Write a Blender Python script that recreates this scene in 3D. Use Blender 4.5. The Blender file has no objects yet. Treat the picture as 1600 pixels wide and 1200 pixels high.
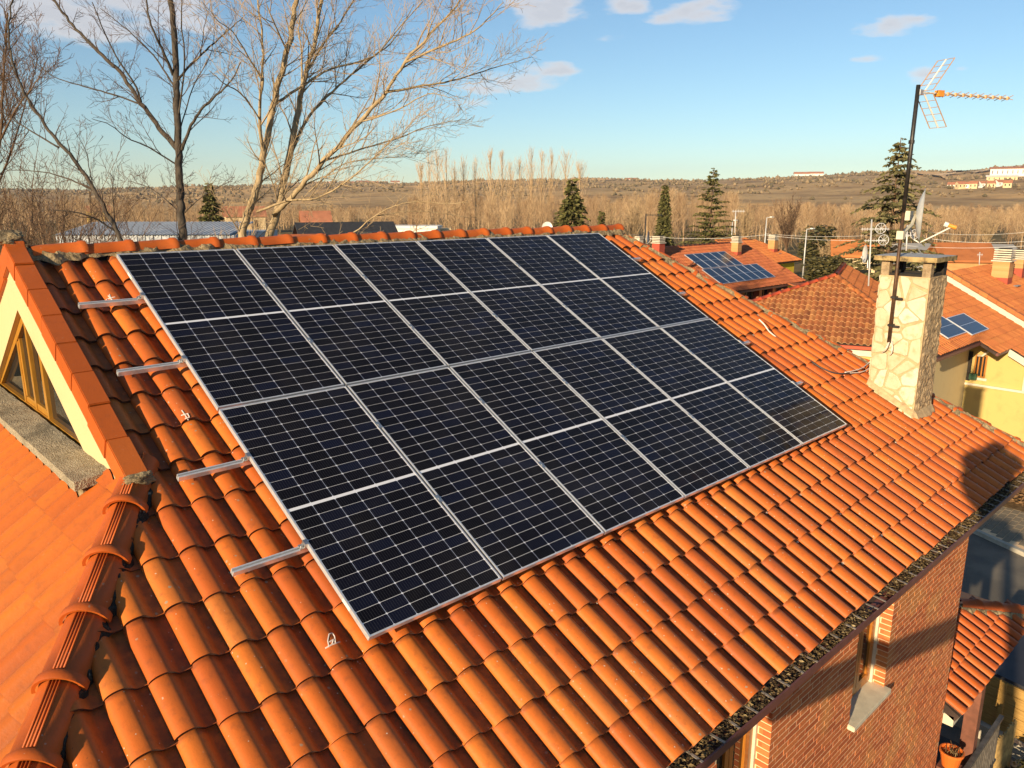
import bpy, bmesh, math, random
import numpy as np
from mathutils import Vector, Matrix, noise as mnoise
sc = bpy.context.scene
col = sc.collection
rnd = random.Random(7)
R = math.radians

# ------------------------------------------------------------------ camera
F = 1210.06                      # focal length for a 1600 px wide picture
CAM = np.array([-2.162, -7.164, 9.445])
RW = np.array([[0.7246, -0.6892, 0.0], [-0.1591, -0.1673, -0.97297], [0.6706, 0.7050, -0.2309]])
_q, _r = np.linalg.qr(RW.T); _q = _q * np.sign(np.diag(_r)); RW = _q.T
cam = bpy.data.cameras.new('camera'); camo = bpy.data.objects.new('camera', cam); col.objects.link(camo)
cam.sensor_width = 36.0; cam.lens = F / 1600 * 36.0; cam.clip_start = 0.05; cam.clip_end = 20000
m = Matrix.Identity(4)
for i in range(3):
    m[i][0] = RW[0][i]; m[i][1] = -RW[1][i]; m[i][2] = -RW[2][i]; m[i][3] = CAM[i]
camo.matrix_world = m
sc.camera = camo
sc.render.resolution_x = 1024; sc.render.resolution_y = 768
sc.cycles.max_bounces = 6; sc.cycles.diffuse_bounces = 3; sc.cycles.glossy_bounces = 3
sc.cycles.transparent_max_bounces = 8; sc.cycles.caustics_reflective = False; sc.cycles.caustics_refractive = False

# ------------------------------------------------------------------ light
SUN_EL = 15.25; SUN_AZ = 13.0      # the sun stands over -X, a little towards -Y
to_sun = Vector((-math.cos(R(SUN_EL)) * math.cos(R(SUN_AZ)), -math.cos(R(SUN_EL)) * math.sin(R(SUN_AZ)), math.sin(R(SUN_EL))))
w = bpy.data.worlds.new('World'); sc.world = w; w.use_nodes = True
sun = bpy.data.lights.new('sun', 'SUN'); suno = bpy.data.objects.new('sun', sun); col.objects.link(suno)
sun.energy = 5.0; sun.angle = R(0.53); sun.color = (1.0, 0.80, 0.53)
suno.rotation_euler = (-to_sun).to_track_quat('-Z', 'Y').to_euler(); suno.location = (-30, -10, 30)
sc.view_settings.view_transform = 'Standard'; sc.view_settings.look = 'None'
sc.view_settings.gamma = 1.0; sc.view_settings.use_curve_mapping = False
sc.view_settings.exposure = 0.72

def build_world():
    nt = w.node_tree; N = nt.nodes; L = nt.links
    for n in list(N): N.remove(n)
    out = N.new('ShaderNodeOutputWorld'); bg = N.new('ShaderNodeBackground'); bg.inputs['Strength'].default_value = 0.084
    L.new(bg.outputs[0], out.inputs[0])
    sky = N.new('ShaderNodeTexSky'); sky.sky_type = 'NISHITA'; sky.sun_disc = False
    sky.sun_elevation = R(SUN_EL); sky.sun_rotation = math.atan2(to_sun.x, to_sun.y)
    sky.altitude = 600; sky.air_density = 1.0; sky.dust_density = 0.1; sky.ozone_density = 3.0
    tc = N.new('ShaderNodeTexCoord')
    def mth(op, a, b=None, c=None):
        n = N.new('ShaderNodeMath'); n.operation = op
        for i, v in enumerate((a, b, c)):
            if v is None: continue
            if isinstance(v, (int, float)): n.inputs[i].default_value = v
            else: L.new(v, n.inputs[i])
        return n.outputs[0]
    sep = N.new('ShaderNodeSeparateXYZ'); L.new(tc.outputs['Generated'], sep.inputs[0])
    az = mth('ARCTAN2', sep.outputs[1], sep.outputs[0]); el = mth('ARCSINE', sep.outputs[2])
    cmb = N.new('ShaderNodeCombineXYZ'); L.new(az, cmb.inputs[0]); L.new(mth('MULTIPLY', el, 2.6), cmb.inputs[1])
    nz = N.new('ShaderNodeTexNoise'); nz.inputs['Scale'].default_value = 17; nz.inputs['Detail'].default_value = 9; nz.inputs['Roughness'].default_value = 0.58
    L.new(cmb.outputs[0], nz.inputs['Vector'])
    nb = N.new('ShaderNodeTexNoise'); nb.inputs['Scale'].default_value = 2.6; nb.inputs['Detail'].default_value = 3
    L.new(cmb.outputs[0], nb.inputs['Vector'])
    total = None
    for (a0, e0, wa, we, st) in CLOUDS:
        da = mth('DIVIDE', mth('SUBTRACT', az, a0), wa); de = mth('DIVIDE', mth('SUBTRACT', el, e0), we)
        r2 = mth('ADD', mth('MULTIPLY', da, da), mth('MULTIPLY', de, de))
        b = mth('MULTIPLY', mth('MAXIMUM', mth('SUBTRACT', 1.0, r2), 0.0), st)
        total = b if total is None else mth('MAXIMUM', total, b)
    # broken cloud elsewhere in the sky, away from what the picture frames
    gen = mth('MULTIPLY', mth('SUBTRACT', nb.outputs['Fac'], 0.56), 4.0)
    gen = mth('MULTIPLY', gen, mth('GREATER_THAN', el, 0.36))
    total = mth('MAXIMUM', total, gen)
    dens = mth('ADD', total, mth('MULTIPLY', mth('SUBTRACT', nz.outputs['Fac'], 0.5), 2.4))
    mr = N.new('ShaderNodeMapRange'); mr.interpolation_type = 'SMOOTHSTEP'
    mr.inputs['From Min'].default_value = 0.22; mr.inputs['From Max'].default_value = 0.95; L.new(dens, mr.inputs['Value'])
    has = N.new('ShaderNodeMapRange'); has.inputs['From Min'].default_value = 0.0; has.inputs['From Max'].default_value = 0.25; L.new(total, has.inputs['Value'])
    mask = mth('MULTIPLY', mth('MULTIPLY', mr.outputs[0], has.outputs[0]), 0.80)
    # thick cores are greyer than the thin sunlit rims
    cr = N.new('ShaderNodeValToRGB'); cr.color_ramp.elements[0].position = 0.35; cr.color_ramp.elements[0].color = (7.2, 6.7, 6.4, 1)
    cr.color_ramp.elements[1].position = 1.0; cr.color_ramp.elements[1].color = (5.0, 4.9, 5.1, 1); L.new(dens, cr.inputs[0])
    tint = N.new('ShaderNodeMix'); tint.data_type = 'RGBA'; tint.blend_type = 'MULTIPLY'; tint.inputs[0].default_value = 1.0
    L.new(sky.outputs[0], tint.inputs[6]); tint.inputs[7].default_value = (0.98, 1.03, 1.0, 1)
    mx = N.new('ShaderNodeMix'); mx.data_type = 'RGBA'; L.new(mask, mx.inputs[0]); L.new(tint.outputs[2], mx.inputs[6]); L.new(cr.outputs[0], mx.inputs[7])
    L.new(mx.outputs[2], bg.inputs[0])

# clouds: azimuth, elevation, half width, half height (radians), thickness
CLOUDS = [(1.2951, 0.187, 0.095, 0.034, 1.0), (1.2068, 0.204, 0.09, 0.036, 1.0), (0.7723, 0.2205, 0.065, 0.034, 1.0), (1.3356, 0.186, 0.045, 0.022, .8), (0.8103, 0.141, 0.092, 0.017, .85),
          (0.7639, 0.1516, 0.05, 0.013, .9), (0.8415, 0.1316, 0.05, 0.010, .6), (0.6741, 0.2187, 0.042, 0.012, .9), (0.5928, 0.2117, 0.06, 0.018, 1.0), (0.6327, 0.204, 0.032, 0.008, .7),
          (0.6881, 0.1854, 0.028, 0.006, .5), (0.3832, 0.1841, 0.052, 0.015, .75), (0.399, 0.1522, 0.027, 0.006, .6), (0.3494, 0.131, 0.023, 0.014, .8), (0.3048, 0.1361, 0.018, 0.004, .4), (0.8572, 0.1156, 0.035, 0.006, .4)]
build_world()

def ray(px, py):
    return RW.T @ np.array([(px - 800) / F, (py - 600) / F, 1.0])
def at(px, py, d):               # point at camera distance d along the sight line of a photo pixel
    return Vector(CAM + d * ray(px, py))
def on(px, py, pt, n):
    r = ray(px, py); t = ((np.array(pt) - CAM) @ np.array(n)) / (r @ np.array(n)); return Vector(CAM + t * r)
def on_z(px, py, z): return on(px, py, (0, 0, z), (0, 0, 1))

# ------------------------------------------------------------------ object helpers
def tag(o, label=None, cat=None, group=None, kind=None):
    if label: o['label'] = label
    if cat: o['category'] = cat
    if group: o['group'] = group
    if kind: o['kind'] = kind
    return o
def empty(name, label, cat, loc=(0, 0, 0), group=None, mw=None):
    o = bpy.data.objects.new(name, None); col.objects.link(o); o.empty_display_size = 0.1
    o.matrix_world = mw if mw is not None else Matrix.Translation(Vector(loc))
    o['inv'] = 0
    tag(o, label, cat, group); del o['inv']
    return o
def parent(o, p):
    """parent without moving o (p: thing or part whose matrix is already final)"""
    if p is None: return o
    o.parent = p
    o.matrix_parent_inverse = WM(p).inverted()
    return o
def WM(o):
    if o.parent is None: return o.matrix_basis.copy()
    return WM(o.parent) @ o.matrix_parent_inverse @ o.matrix_basis
class MB:
    def __init__(s): s.v = []; s.f = []; s.mi = []; s.cur = 0
    def face(s, idx): s.f.append(tuple(idx)); s.mi.append(s.cur)
    def add(s, verts, faces):
        b = len(s.v); s.v.extend([tuple(v) for v in verts])
        for f in faces: s.face([b + i for i in f])
    def box(s, lo, hi, M=None):
        x0, y0, z0 = lo; x1, y1, z1 = hi
        vs = [(x0, y0, z0), (x1, y0, z0), (x1, y1, z0), (x0, y1, z0), (x0, y0, z1), (x1, y0, z1), (x1, y1, z1), (x0, y1, z1)]
        if M is not None: vs = [M @ Vector(v) for v in vs]
        s.add(vs, [(0, 3, 2, 1), (4, 5, 6, 7), (0, 1, 5, 4), (1, 2, 6, 5), (2, 3, 7, 6), (3, 0, 4, 7)])
    def prism(s, poly, h, M=None):        # poly in xy, extruded 0..h along z
        n = len(poly)
        vs = [Vector((p[0], p[1], 0)) for p in poly] + [Vector((p[0], p[1], h)) for p in poly]
        if M is not None: vs = [M @ v for v in vs]
        s.add(vs, [tuple(reversed(range(n))), tuple(range(n, 2 * n))] + [(i, (i + 1) % n, n + (i + 1) % n, n + i) for i in range(n)])
    def tube(s, pts, rad, n=6, cap=True):
        pts = [Vector(p) for p in pts]
        if not hasattr(rad, '__len__'): rad = [rad] * len(pts)
        b = len(s.v); t0 = (pts[1] - pts[0]).normalized()
        u = t0.orthogonal().normalized()
        for i, p in enumerate(pts):
            if i == 0: t = t0
            elif i == len(pts) - 1: t = (pts[i] - pts[i - 1]).normalized()
            else: t = ((pts[i] - pts[i - 1]).normalized() + (pts[i + 1] - pts[i]).normalized())
            if t.length < 1e-6: t = t0
            t.normalize(); u = (u - t * u.dot(t))
            u = u.normalized() if u.length > 1e-6 else t.orthogonal().normalized()
            v = t.cross(u)
            for k in range(n):
                a = 2 * math.pi * k / n
                q = p + (u * math.cos(a) + v * math.sin(a)) * rad[i]; s.v.append((q.x, q.y, q.z))
        for i in range(len(pts) - 1):
            for k in range(n):
                s.face((b + i * n + k, b + i * n + (k + 1) % n, b + (i + 1) * n + (k + 1) % n, b + (i + 1) * n + k))
        if cap and n > 2:
            s.face(tuple(reversed([b + k for k in range(n)]))); e = b + (len(pts) - 1) * n; s.face(tuple(e + k for k in range(n)))
    def mesh(s, name, mats, smooth=False):
        me = bpy.data.meshes.new(name); me.from_pydata(s.v, [], s.f)
        for mt in (mats if isinstance(mats, (list, tuple)) else [mats]): me.materials.append(mt)
        if any(s.mi): me.polygons.foreach_set('material_index', s.mi)
        if smooth: me.polygons.foreach_set('use_smooth', [True] * len(me.polygons))
        me.update(); return me
    def build(s, name, mats, par=None, smooth=False, mw=None, local=False):
        o = bpy.data.objects.new(name, s.mesh(name, mats, smooth)); col.objects.link(o)
        if mw is not None: o.matrix_basis = mw
        if local: o.parent = par
        else: parent(o, par)
        return o
def inst(me, name, par, mw, local=False):
    o = bpy.data.objects.new(name, me); col.objects.link(o); o.matrix_basis = mw
    if local: o.parent = par
    else: parent(o, par)
    return o
def children(o): return [c for c in CH.get(o.name, [])]
CH = {}
def copy_tree(o, mw):
    c = o.copy(); col.objects.link(c); c.matrix_basis = mw
    for k in o.children:
        d = k.copy(); col.objects.link(d); d.parent = c
        for g in k.children:
            e = g.copy(); col.objects.link(e); e.parent = d
    return c

# ------------------------------------------------------------------ material helpers
class NT:
    def __init__(s, name):
        s.m = bpy.data.materials.new(name); s.m.use_nodes = True; s.t = s.m.node_tree; s.N = s.t.nodes; s.L = s.t.links
        s.b = s.N['Principled BSDF']; s.geo = s.N.new('ShaderNodeNewGeometry'); s.tc = s.N.new('ShaderNodeTexCoord')
    def P(s): return s.geo.outputs['Position']
    def O(s): return s.tc.outputs['Object']
    def sock(s, inp, v):
        if isinstance(v, (int, float)): inp.default_value = v
        elif isinstance(v, tuple): inp.default_value = v if len(v) == 4 or inp.type == 'VECTOR' else (*v, 1)
        else: s.L.new(v, inp)
    def math(s, op, a, b=None, c=None, clamp=False):
        n = s.N.new('ShaderNodeMath'); n.operation = op; n.use_clamp = clamp
        for i, v in enumerate((a, b, c)):
            if v is not None: s.sock(n.inputs[i], v)
        return n.outputs[0]
    def scale(s, vec, sx, sy, sz):
        n = s.N.new('ShaderNodeMapping'); s.L.new(vec, n.inputs[0]); n.inputs['Scale'].default_value = (sx, sy, sz); return n.outputs[0]
    def noise(s, scale, detail=4, rough=.55, vec=None, out='Fac'):
        n = s.N.new('ShaderNodeTexNoise'); n.inputs['Scale'].default_value = scale; n.inputs['Detail'].default_value = detail; n.inputs['Roughness'].default_value = rough
        s.L.new(vec if vec is not None else s.P(), n.inputs['Vector']); return n.outputs[out]
    def voro(s, scale, vec=None, feat='F1', out='Distance', rand=1.0):
        n = s.N.new('ShaderNodeTexVoronoi'); n.feature = feat; n.inputs['Scale'].default_value = scale; n.inputs['Randomness'].default_value = rand
        s.L.new(vec if vec is not None else s.P(), n.inputs['Vector']); return n.outputs[out]
    def ramp(s, fac, stops, interp='LINEAR'):
        n = s.N.new('ShaderNodeValToRGB'); n.color_ramp.interpolation = interp
        e = n.color_ramp.elements
        while len(e) > 1: e.remove(e[-1])
        e[0].position = stops[0][0]; e[0].color = (*stops[0][1], 1)
        for p, c in stops[1:]:
            x = e.new(p); x.color = (*c, 1)
        s.sock(n.inputs[0], fac); return n.outputs[0]
    def step(s, x, a, b):
        n = s.N.new('ShaderNodeMapRange'); n.interpolation_type = 'SMOOTHSTEP'; n.inputs['From Min'].default_value = a; n.inputs['From Max'].default_value = b
        s.sock(n.inputs['Value'], x); return n.outputs[0]
    def mix(s, fac, a, b, mode='MIX'):
        n = s.N.new('ShaderNodeMix'); n.data_type = 'RGBA'; n.blend_type = mode
        s.sock(n.inputs[0], fac); s.sock(n.inputs[6], a); s.sock(n.inputs[7], b); return n.outputs[2]
    def rand(s):
        oi = s.N.new('ShaderNodeObjectInfo')
        return s.math('FRACT', s.math('ADD', oi.outputs['Random'], s.geo.outputs['Random Per Island']))
    def bump(s, h, strength=.3, dist=.01):
        n = s.N.new('ShaderNodeBump'); n.inputs['Strength'].default_value = strength; n.inputs['Distance'].default_value = dist
        s.sock(n.inputs['Height'], h); s.L.new(n.outputs[0], s.b.inputs['Normal'])
    def fin(s, color, rough=.8, metal=0.0, spec=.5, coat=None):
        s.sock(s.b.inputs['Base Color'], color); s.sock(s.b.inputs['Roughness'], rough); s.b.inputs['Metallic'].default_value = metal
        s.b.inputs['Specular IOR Level'].default_value = spec
        if coat: s.b.inputs['Coat Weight'].default_value = coat[0]; s.b.inputs['Coat Roughness'].default_value = coat[1]
        return s.m
def plain(name, c, rough=.7, metal=0.0, var=.12, scale=6.0, bump=0.0, spec=.5):
    n = NT(name); f = n.noise(scale, 5)
    d = tuple(x * (1 - var * 2) for x in c); l = tuple(min(1, x * (1 + var * 2)) for x in c)
    cc = n.ramp(f, [(.25, d), (.75, l)])
    if bump: n.bump(n.noise(scale * 8, 5), bump, .005)
    return n.fin(cc, rough, metal, spec)

def mat_tile(name, lo, mid, hi, lichen=1.0, dirt=1.0, rough=.62, pan=1.0):
    n = NT(name); r = n.rand()
    base = n.ramp(r, [(0, lo), (.35, mid), (.7, mid), (1, hi)])
    r2_ = n.math('FRACT', n.math('MULTIPLY', r, 7.31)); base = n.mix(n.math('MULTIPLY', n.step(r2_, .80, .98), .38 * dirt), base, (.30, .075, .028)); base = n.mix(n.math('MULTIPLY', n.step(n.math('FRACT', n.math('MULTIPLY', r, 13.7)), .84, .98), .22 * dirt), base, (.66, .28, .06))
    big = n.noise(1.1, 3); base = n.mix(n.math('MULTIPLY', n.step(big, .42, .72), .35), base, tuple(x * .62 for x in lo))
    mot = n.noise(17, 6, .6)
    base = n.mix(n.math('MULTIPLY', n.step(mot, .48, .78), .42 * dirt), base, (.16, .055, .022))
    fine = n.noise(160, 3); base = n.mix(n.math('MULTIPLY', n.step(fine, .58, .75), .18 * dirt), base, (.10, .04, .02))
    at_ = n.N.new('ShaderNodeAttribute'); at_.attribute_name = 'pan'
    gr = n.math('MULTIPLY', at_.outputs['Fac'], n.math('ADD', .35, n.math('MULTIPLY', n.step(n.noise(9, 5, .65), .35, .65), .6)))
    base = n.mix(n.math('MULTIPLY', gr, .72 * pan), base, (.085, .032, .018))  # pan darkening: grime, plus channel shade put into the colour
    # lichen: round pale grey-green spots, clustered
    ps = n.N.new('ShaderNodeVectorMath'); ps.operation = 'ADD'; n.L.new(n.P(), ps.inputs[0])
    wob = n.noise(60, 2, out='Color'); sc2 = n.N.new('ShaderNodeVectorMath'); sc2.operation = 'SCALE'; n.L.new(wob, sc2.inputs[0]); sc2.inputs['Scale'].default_value = .012
    n.L.new(sc2.outputs[0], ps.inputs[1])
    cl = n.noise(3.2, 3)
    for scale, size, c, k in ((19, .19, (.30, .28, .20), .62), (34, .17, (.62, .52, .40), .66), (55, .16, (.10, .05, .03), .74)):
        d = n.voro(scale, ps.outputs[0]); vc = n.voro(scale, ps.outputs[0], out='Color')
        sp = n.N.new('ShaderNodeSeparateColor'); n.L.new(vc, sp.inputs[0])
        pick = n.math('GREATER_THAN', sp.outputs[0], k + .16)
        f = n.math('MULTIPLY', n.math('SUBTRACT', 1.0, n.step(d, size * .7, size)), pick)
        f = n.math('MULTIPLY', n.math('MULTIPLY', f, n.step(cl, .40, .60)), .8 * lichen)
        base = n.mix(f, base, c)
    n.bump(n.math('ADD', n.noise(90, 4), n.math('MULTIPLY', n.noise(18, 3), 1.5)), .22, .004)
    return n.fin(base, rough - .08, 0, .30)

M = {}
def mats():
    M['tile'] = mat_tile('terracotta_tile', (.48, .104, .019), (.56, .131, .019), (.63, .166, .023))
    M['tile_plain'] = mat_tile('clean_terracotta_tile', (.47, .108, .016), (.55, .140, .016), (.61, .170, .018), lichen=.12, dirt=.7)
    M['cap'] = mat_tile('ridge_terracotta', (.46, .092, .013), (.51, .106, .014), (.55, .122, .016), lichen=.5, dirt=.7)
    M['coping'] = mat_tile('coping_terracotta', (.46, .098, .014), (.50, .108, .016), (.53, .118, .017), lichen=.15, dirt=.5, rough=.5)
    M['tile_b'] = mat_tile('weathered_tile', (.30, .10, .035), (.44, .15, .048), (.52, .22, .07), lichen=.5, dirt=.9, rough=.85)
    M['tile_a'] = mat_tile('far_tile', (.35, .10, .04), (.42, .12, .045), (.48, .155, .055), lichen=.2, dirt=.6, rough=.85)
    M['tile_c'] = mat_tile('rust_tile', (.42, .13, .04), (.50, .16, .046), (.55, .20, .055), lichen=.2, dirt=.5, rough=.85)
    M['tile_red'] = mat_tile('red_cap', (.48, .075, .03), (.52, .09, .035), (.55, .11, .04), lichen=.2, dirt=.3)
    n = NT('lime_mortar'); f = n.noise(26, 8, .65); g = n.noise(5, 3)
    c = n.ramp(f, [(.3, (.12, .085, .045)), (.5, (.30, .22, .12)), (.7, (.46, .36, .21))])
    c = n.mix(n.math('MULTIPLY', n.step(g, .5, .7), .6), c, (.07, .055, .035)); n.bump(f, .9, .03); M['mortar'] = n.fin(c, .95, 0, .2)
    n = NT('lichened_dark_mortar'); f = n.noise(30, 8, .7); d = n.voro(26)
    c = n.ramp(f, [(.35, (.022, .02, .017)), (.55, (.055, .048, .038)), (.75, (.13, .115, .085))])
    vc = n.voro(26, out='Color'); sp = n.N.new('ShaderNodeSeparateColor'); n.L.new(vc, sp.inputs[0])
    c = n.mix(n.math('MULTIPLY', n.math('SUBTRACT', 1.0, n.step(d, .16, .3)), n.math('GREATER_THAN', sp.outputs[0], .72)), c, (.33, .33, .27))
    n.bump(f, 1.0, .03); M['darkmortar'] = n.fin(c, .95, 0, .2)
    n = NT('washed_gravel_concrete'); v = n.voro(95); f = n.noise(140, 4); g = n.noise(3.0, 4)
    c = n.ramp(f, [(.3, (.13, .105, .07)), (.5, (.36, .30, .20)), (.7, (.56, .48, .34))])
    c = n.mix(n.math('MULTIPLY', n.step(g, .5, .72), .55), c, (.08, .07, .05)); n.bump(n.math('ADD', v, f), .8, .008); M['gravelcrete'] = n.fin(c, .95, 0, .2)
    def plaster(name, a, dirt, amt=.5):
        n = NT(name); f = n.noise(2.2, 6, .6); st = n.noise(1.0, 5, .6, n.scale(n.P(), 3, 3, .35))
        c = n.mix(n.math('MULTIPLY', n.step(f, .5, .75), amt), a, dirt); c = n.mix(n.math('MULTIPLY', n.step(st, .55, .75), amt * .7), c, dirt)
        n.bump(n.noise(45, 4), .25, .006); return n.fin(c, .9, 0, .2)
    M['cream'] = plaster('cream_plaster', (.60, .47, .25), (.46, .34, .17), .35)
    M['yellow'] = plaster('yellow_plaster', (.56, .41, .145), (.43, .30, .11), .55)
    M['bright'] = plaster('bright_yellow_plaster', (.72, .50, .04), (.6, .42, .06), .3)
    M['white'] = plaster('white_plaster', (.66, .59, .46), (.54, .48, .37), .35)
    M['grey'] = plaster('grey_plaster', (.35, .33, .30), (.25, .23, .2), .4)
    n = NT('face_brick'); r = n.rand(); c = n.ramp(r, [(0, (.42, .105, .035)), (.4, (.54, .150, .048)), (.8, (.60, .19, .06)), (1, (.46, .125, .04))])
    g = n.noise(2.0, 4); c = n.mix(n.math('MULTIPLY', n.step(g, .52, .66), .55), c, (.60, .27, .08)); f = n.noise(70, 5); c = n.mix(n.math('MULTIPLY', n.step(f, .5, .75), .35), c, (.2, .06, .03))
    n.bump(f, .5, .004); M['brick'] = n.fin(c, .85, 0, .25)
    M['joint'] = plain('brick_joint_mortar', (.80, .54, .30), .95, var=.08, scale=14, bump=.4)
    n = NT('anodised_aluminium'); f = n.noise(40, 3, .5, n.scale(n.O(), 1, 1, 1)); M['alu'] = n.fin(n.ramp(f, [(.3, (.70, .70, .71)), (.7, (.82, .82, .82))]), n.math('ADD', .24, n.math('MULTIPLY', f, .14)), .5)
    M['galv'] = plain('galvanised_steel', (.55, .55, .54), .42, .9, .15, 18)
    n = NT('solar_cell'); oi = n.rand(); o = n.O(); sp = n.N.new('ShaderNodeSeparateXYZ'); n.L.new(o, sp.inputs[0])
    c = n.ramp(oi, [(0, (.0036, .0033, .0056)), (.6, (.0055, .005, .009)), (1, (.006, .008, .022))])
    ln = n.math('ABSOLUTE', n.math('SUBTRACT', n.math('FRACT', n.math('MULTIPLY', n.math('ADD', sp.outputs[0], .0822), 9 / .1645)), .5))
    c = n.mix(n.math('MULTIPLY', n.math('LESS_THAN', ln, .04), .34), c, (.16, .16, .165))
    du = n.noise(1.6, 6, .65); c = n.mix(n.math('MULTIPLY', n.step(du, .42, .75), .03), c, (.30, .26, .21)); n.b.inputs['Coat Roughness'].default_value = .04
    n.fin(c, .30, 0, .03, (.34, .04)); n.sock(n.b.inputs['Coat Roughness'], n.math('ADD', .03, n.math('MULTIPLY', n.step(du, .4, .7), .10))); n.b.inputs['Coat IOR'].default_value = 1.3; M['cell'] = n.m
    n = NT('white_backsheet'); n.fin((.78, .78, .81), .5, 0, .2, (.4, .04)); M['backsheet'] = n.m
    # far panels: grid printed cells
    n = NT('blue_module'); o = n.O(); sp = n.N.new('ShaderNodeSeparateXYZ'); n.L.new(o, sp.inputs[0])
    gx = n.math('LESS_THAN', n.math('FRACT', n.math('MULTIPLY', n.math('ADD', sp.outputs[0], 5.0), 6.0)), .05)
    gy = n.math('LESS_THAN', n.math('FRACT', n.math('MULTIPLY', n.math('ADD', sp.outputs[1], 5.0), 6.0)), .05)
    c = n.mix(n.math('MULTIPLY', n.math('MAXIMUM', gx, gy), .22), (.010, .018, .042), (.2, .22, .27)); n.fin(c, .35, 0, .2, (.5, .06)); M['blue'] = n.m
    n = NT('honey_stained_wood'); f = n.noise(9, 5, .6, n.scale(n.P(), 6, 6, 1.0)); c = n.ramp(f, [(.3, (.36, .16, .02)), (.7, (.52, .25, .035))]); M['honey'] = n.fin(c, .32, 0, .5, (.3, .15))
    n = NT('varnished_orange_wood'); f = n.noise(7, 5, .6, n.scale(n.P(), 8, 8, .6)); c = n.ramp(f, [(.3, (.30, .10, .014)), (.7, (.50, .19, .024))]); M['wood'] = n.fin(c, .35, 0, .5, (.3, .15))
    n = NT('board_wood'); f = n.noise(5, 5, .6, n.scale(n.P(), 1, 1, 9)); c = n.ramp(f, [(.3, (.34, .19, .05)), (.7, (.55, .33, .10))]); M['board'] = n.fin(c, .7, 0, .3)
    n = NT('window_glass'); n.fin((.016, .018, .018), .03, 0, .6); n.b.inputs['IOR'].default_value = 1.5; M['glass'] = n.m
    M['brownmetal'] = plain('brown_lacquered_gutter', (.15, .055, .042), .45, .0, .1, 12)
    M['bracket'] = plain('gutter_bracket_steel', (.30, .25, .20), .55, .3, .2, 20)
    n = NT('quarry_stone'); r = n.rand(); f = n.noise(9, 6, .6); c = n.ramp(r, [(0, (.54, .44, .27)), (.5, (.64, .545, .37)), (1, (.69, .61, .46))])
    c = n.mix(n.math('MULTIPLY', n.step(f, .46, .70), .70), c, (.46, .33, .17)); h = n.noise(28, 6, .6); c = n.mix(n.math('MULTIPLY', n.step(h, .6, .8), .3), c, (.3, .22, .12))
    n.bump(n.math('ADD', f, h), .7, .012); M['stone'] = n.fin(c, .9, 0, .2)
    n = NT('rough_grey_stone'); f = n.noise(14, 8, .65); c = n.ramp(f, [(.3, (.22, .15, .085)), (.55, (.40, .29, .17)), (.75, (.55, .42, .26))]); n.bump(f, 1.0, .04); M['roughstone'] = n.fin(c, .95, 0, .2)
    M['stonejoint'] = plain('chimney_pointing', (.50, .35, .185), .95, var=.14, scale=16, bump=.5)
    n = NT('sooty_slab'); f = n.noise(10, 6, .6); c = n.ramp(f, [(.35, (.05, .04, .03)), (.5, (.33, .23, .10)), (.7, (.5, .37, .17))]); n.bump(f, .5, .01); M['slabedge'] = n.fin(c, .9, 0, .2)
    M['slab'] = plain('weathered_cement_slab', (.36, .36, .36), .9, var=.12, scale=9, bump=.4)
    M['soot_shade'] = plain('soot_shade_black', (.022, .017, .012), .95, var=.3, scale=9)
    n = NT('rusty_mast'); f = n.noise(11, 5, .6); sp = n.N.new('ShaderNodeSeparateXYZ'); n.L.new(n.P(), sp.inputs[0])
    c = n.ramp(f, [(.35, (.05, .03, .018)), (.6, (.13, .065, .03)), (.8, (.22, .13, .06))]); M['mast'] = n.fin(c, .55, .3)
    M['mastdark'] = plain('dark_steel_mast', (.05, .045, .04), .45, .6, .3, 14)
    M['offwhite'] = plain('aged_white_paint', (.66, .64, .58), .5, 0, .08, 8)
    M['orangeplastic'] = plain('orange_plastic', (.72, .27, .03), .5, 0, .1, 20)
    M['copper'] = plain('tan_director', (.62, .34, .14), .45, .3, .1, 20)
    M['black'] = plain('black_plastic', (.02, .02, .02), .5, 0, .2, 20)
    M['cable'] = plain('white_cable', (.78, .72, .62), .5, 0, .05, 20)
    M['darkcable'] = plain('dark_cable', (.05, .045, .05), .5, 0, .1, 20)
    M['dishgrey'] = plain('dish_back_grey', (.42, .42, .40), .5, .2, .1, 12)
    def bark(name, a, b, sc_=9):
        n = NT(name); f = n.noise(sc_, 6, .6, n.scale(n.P(), 1, 1, .35)); h = n.noise(2, 3); c = n.ramp(f, [(.3, a), (.7, b)]); c = n.mix(n.math('MULTIPLY', n.step(h, .55, .7), .5), c, tuple(x * .6 for x in a)); n.bump(f, .8, .02); return n.fin(c, .9, 0, .2)
    M['barkdark'] = bark('dark_grey_bark', (.035, .028, .022), (.12, .095, .07)); M['barktan'] = bark('pale_tan_bark', (.25, .175, .09), (.48, .36, .21))
    M['barkbrown'] = bark('brown_bark', (.09, .052, .028), (.19, .115, .065)); M['barkpop'] = bark('poplar_bark', (.24, .155, .085), (.42, .30, .18), 2)
    M['twigtan'] = plain('tan_twigs', (.34, .235, .125), .9, var=.2, scale=1.5); M['twigdark'] = plain('dark_twigs', (.095, .058, .038), .9, var=.2, scale=1.5)
    M['brush'] = plain('brush_twigs', (.105, .058, .03), .9, var=.25, scale=.8)
    n = NT('woodland_twigs'); r = n.rand(); f = n.noise(.03, 3); c = n.ramp(r, [(0, (.28, .175, .09)), (.5, (.47, .315, .17)), (1, (.58, .42, .25))])
    ta = n.N.new('ShaderNodeAttribute'); ta.attribute_name = 'tone'; c = n.mix(n.math('MULTIPLY', ta.outputs['Fac'], .75), c, (.17, .095, .052)); M['woodland'] = n.fin(c, .95, 0, .1)
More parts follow.
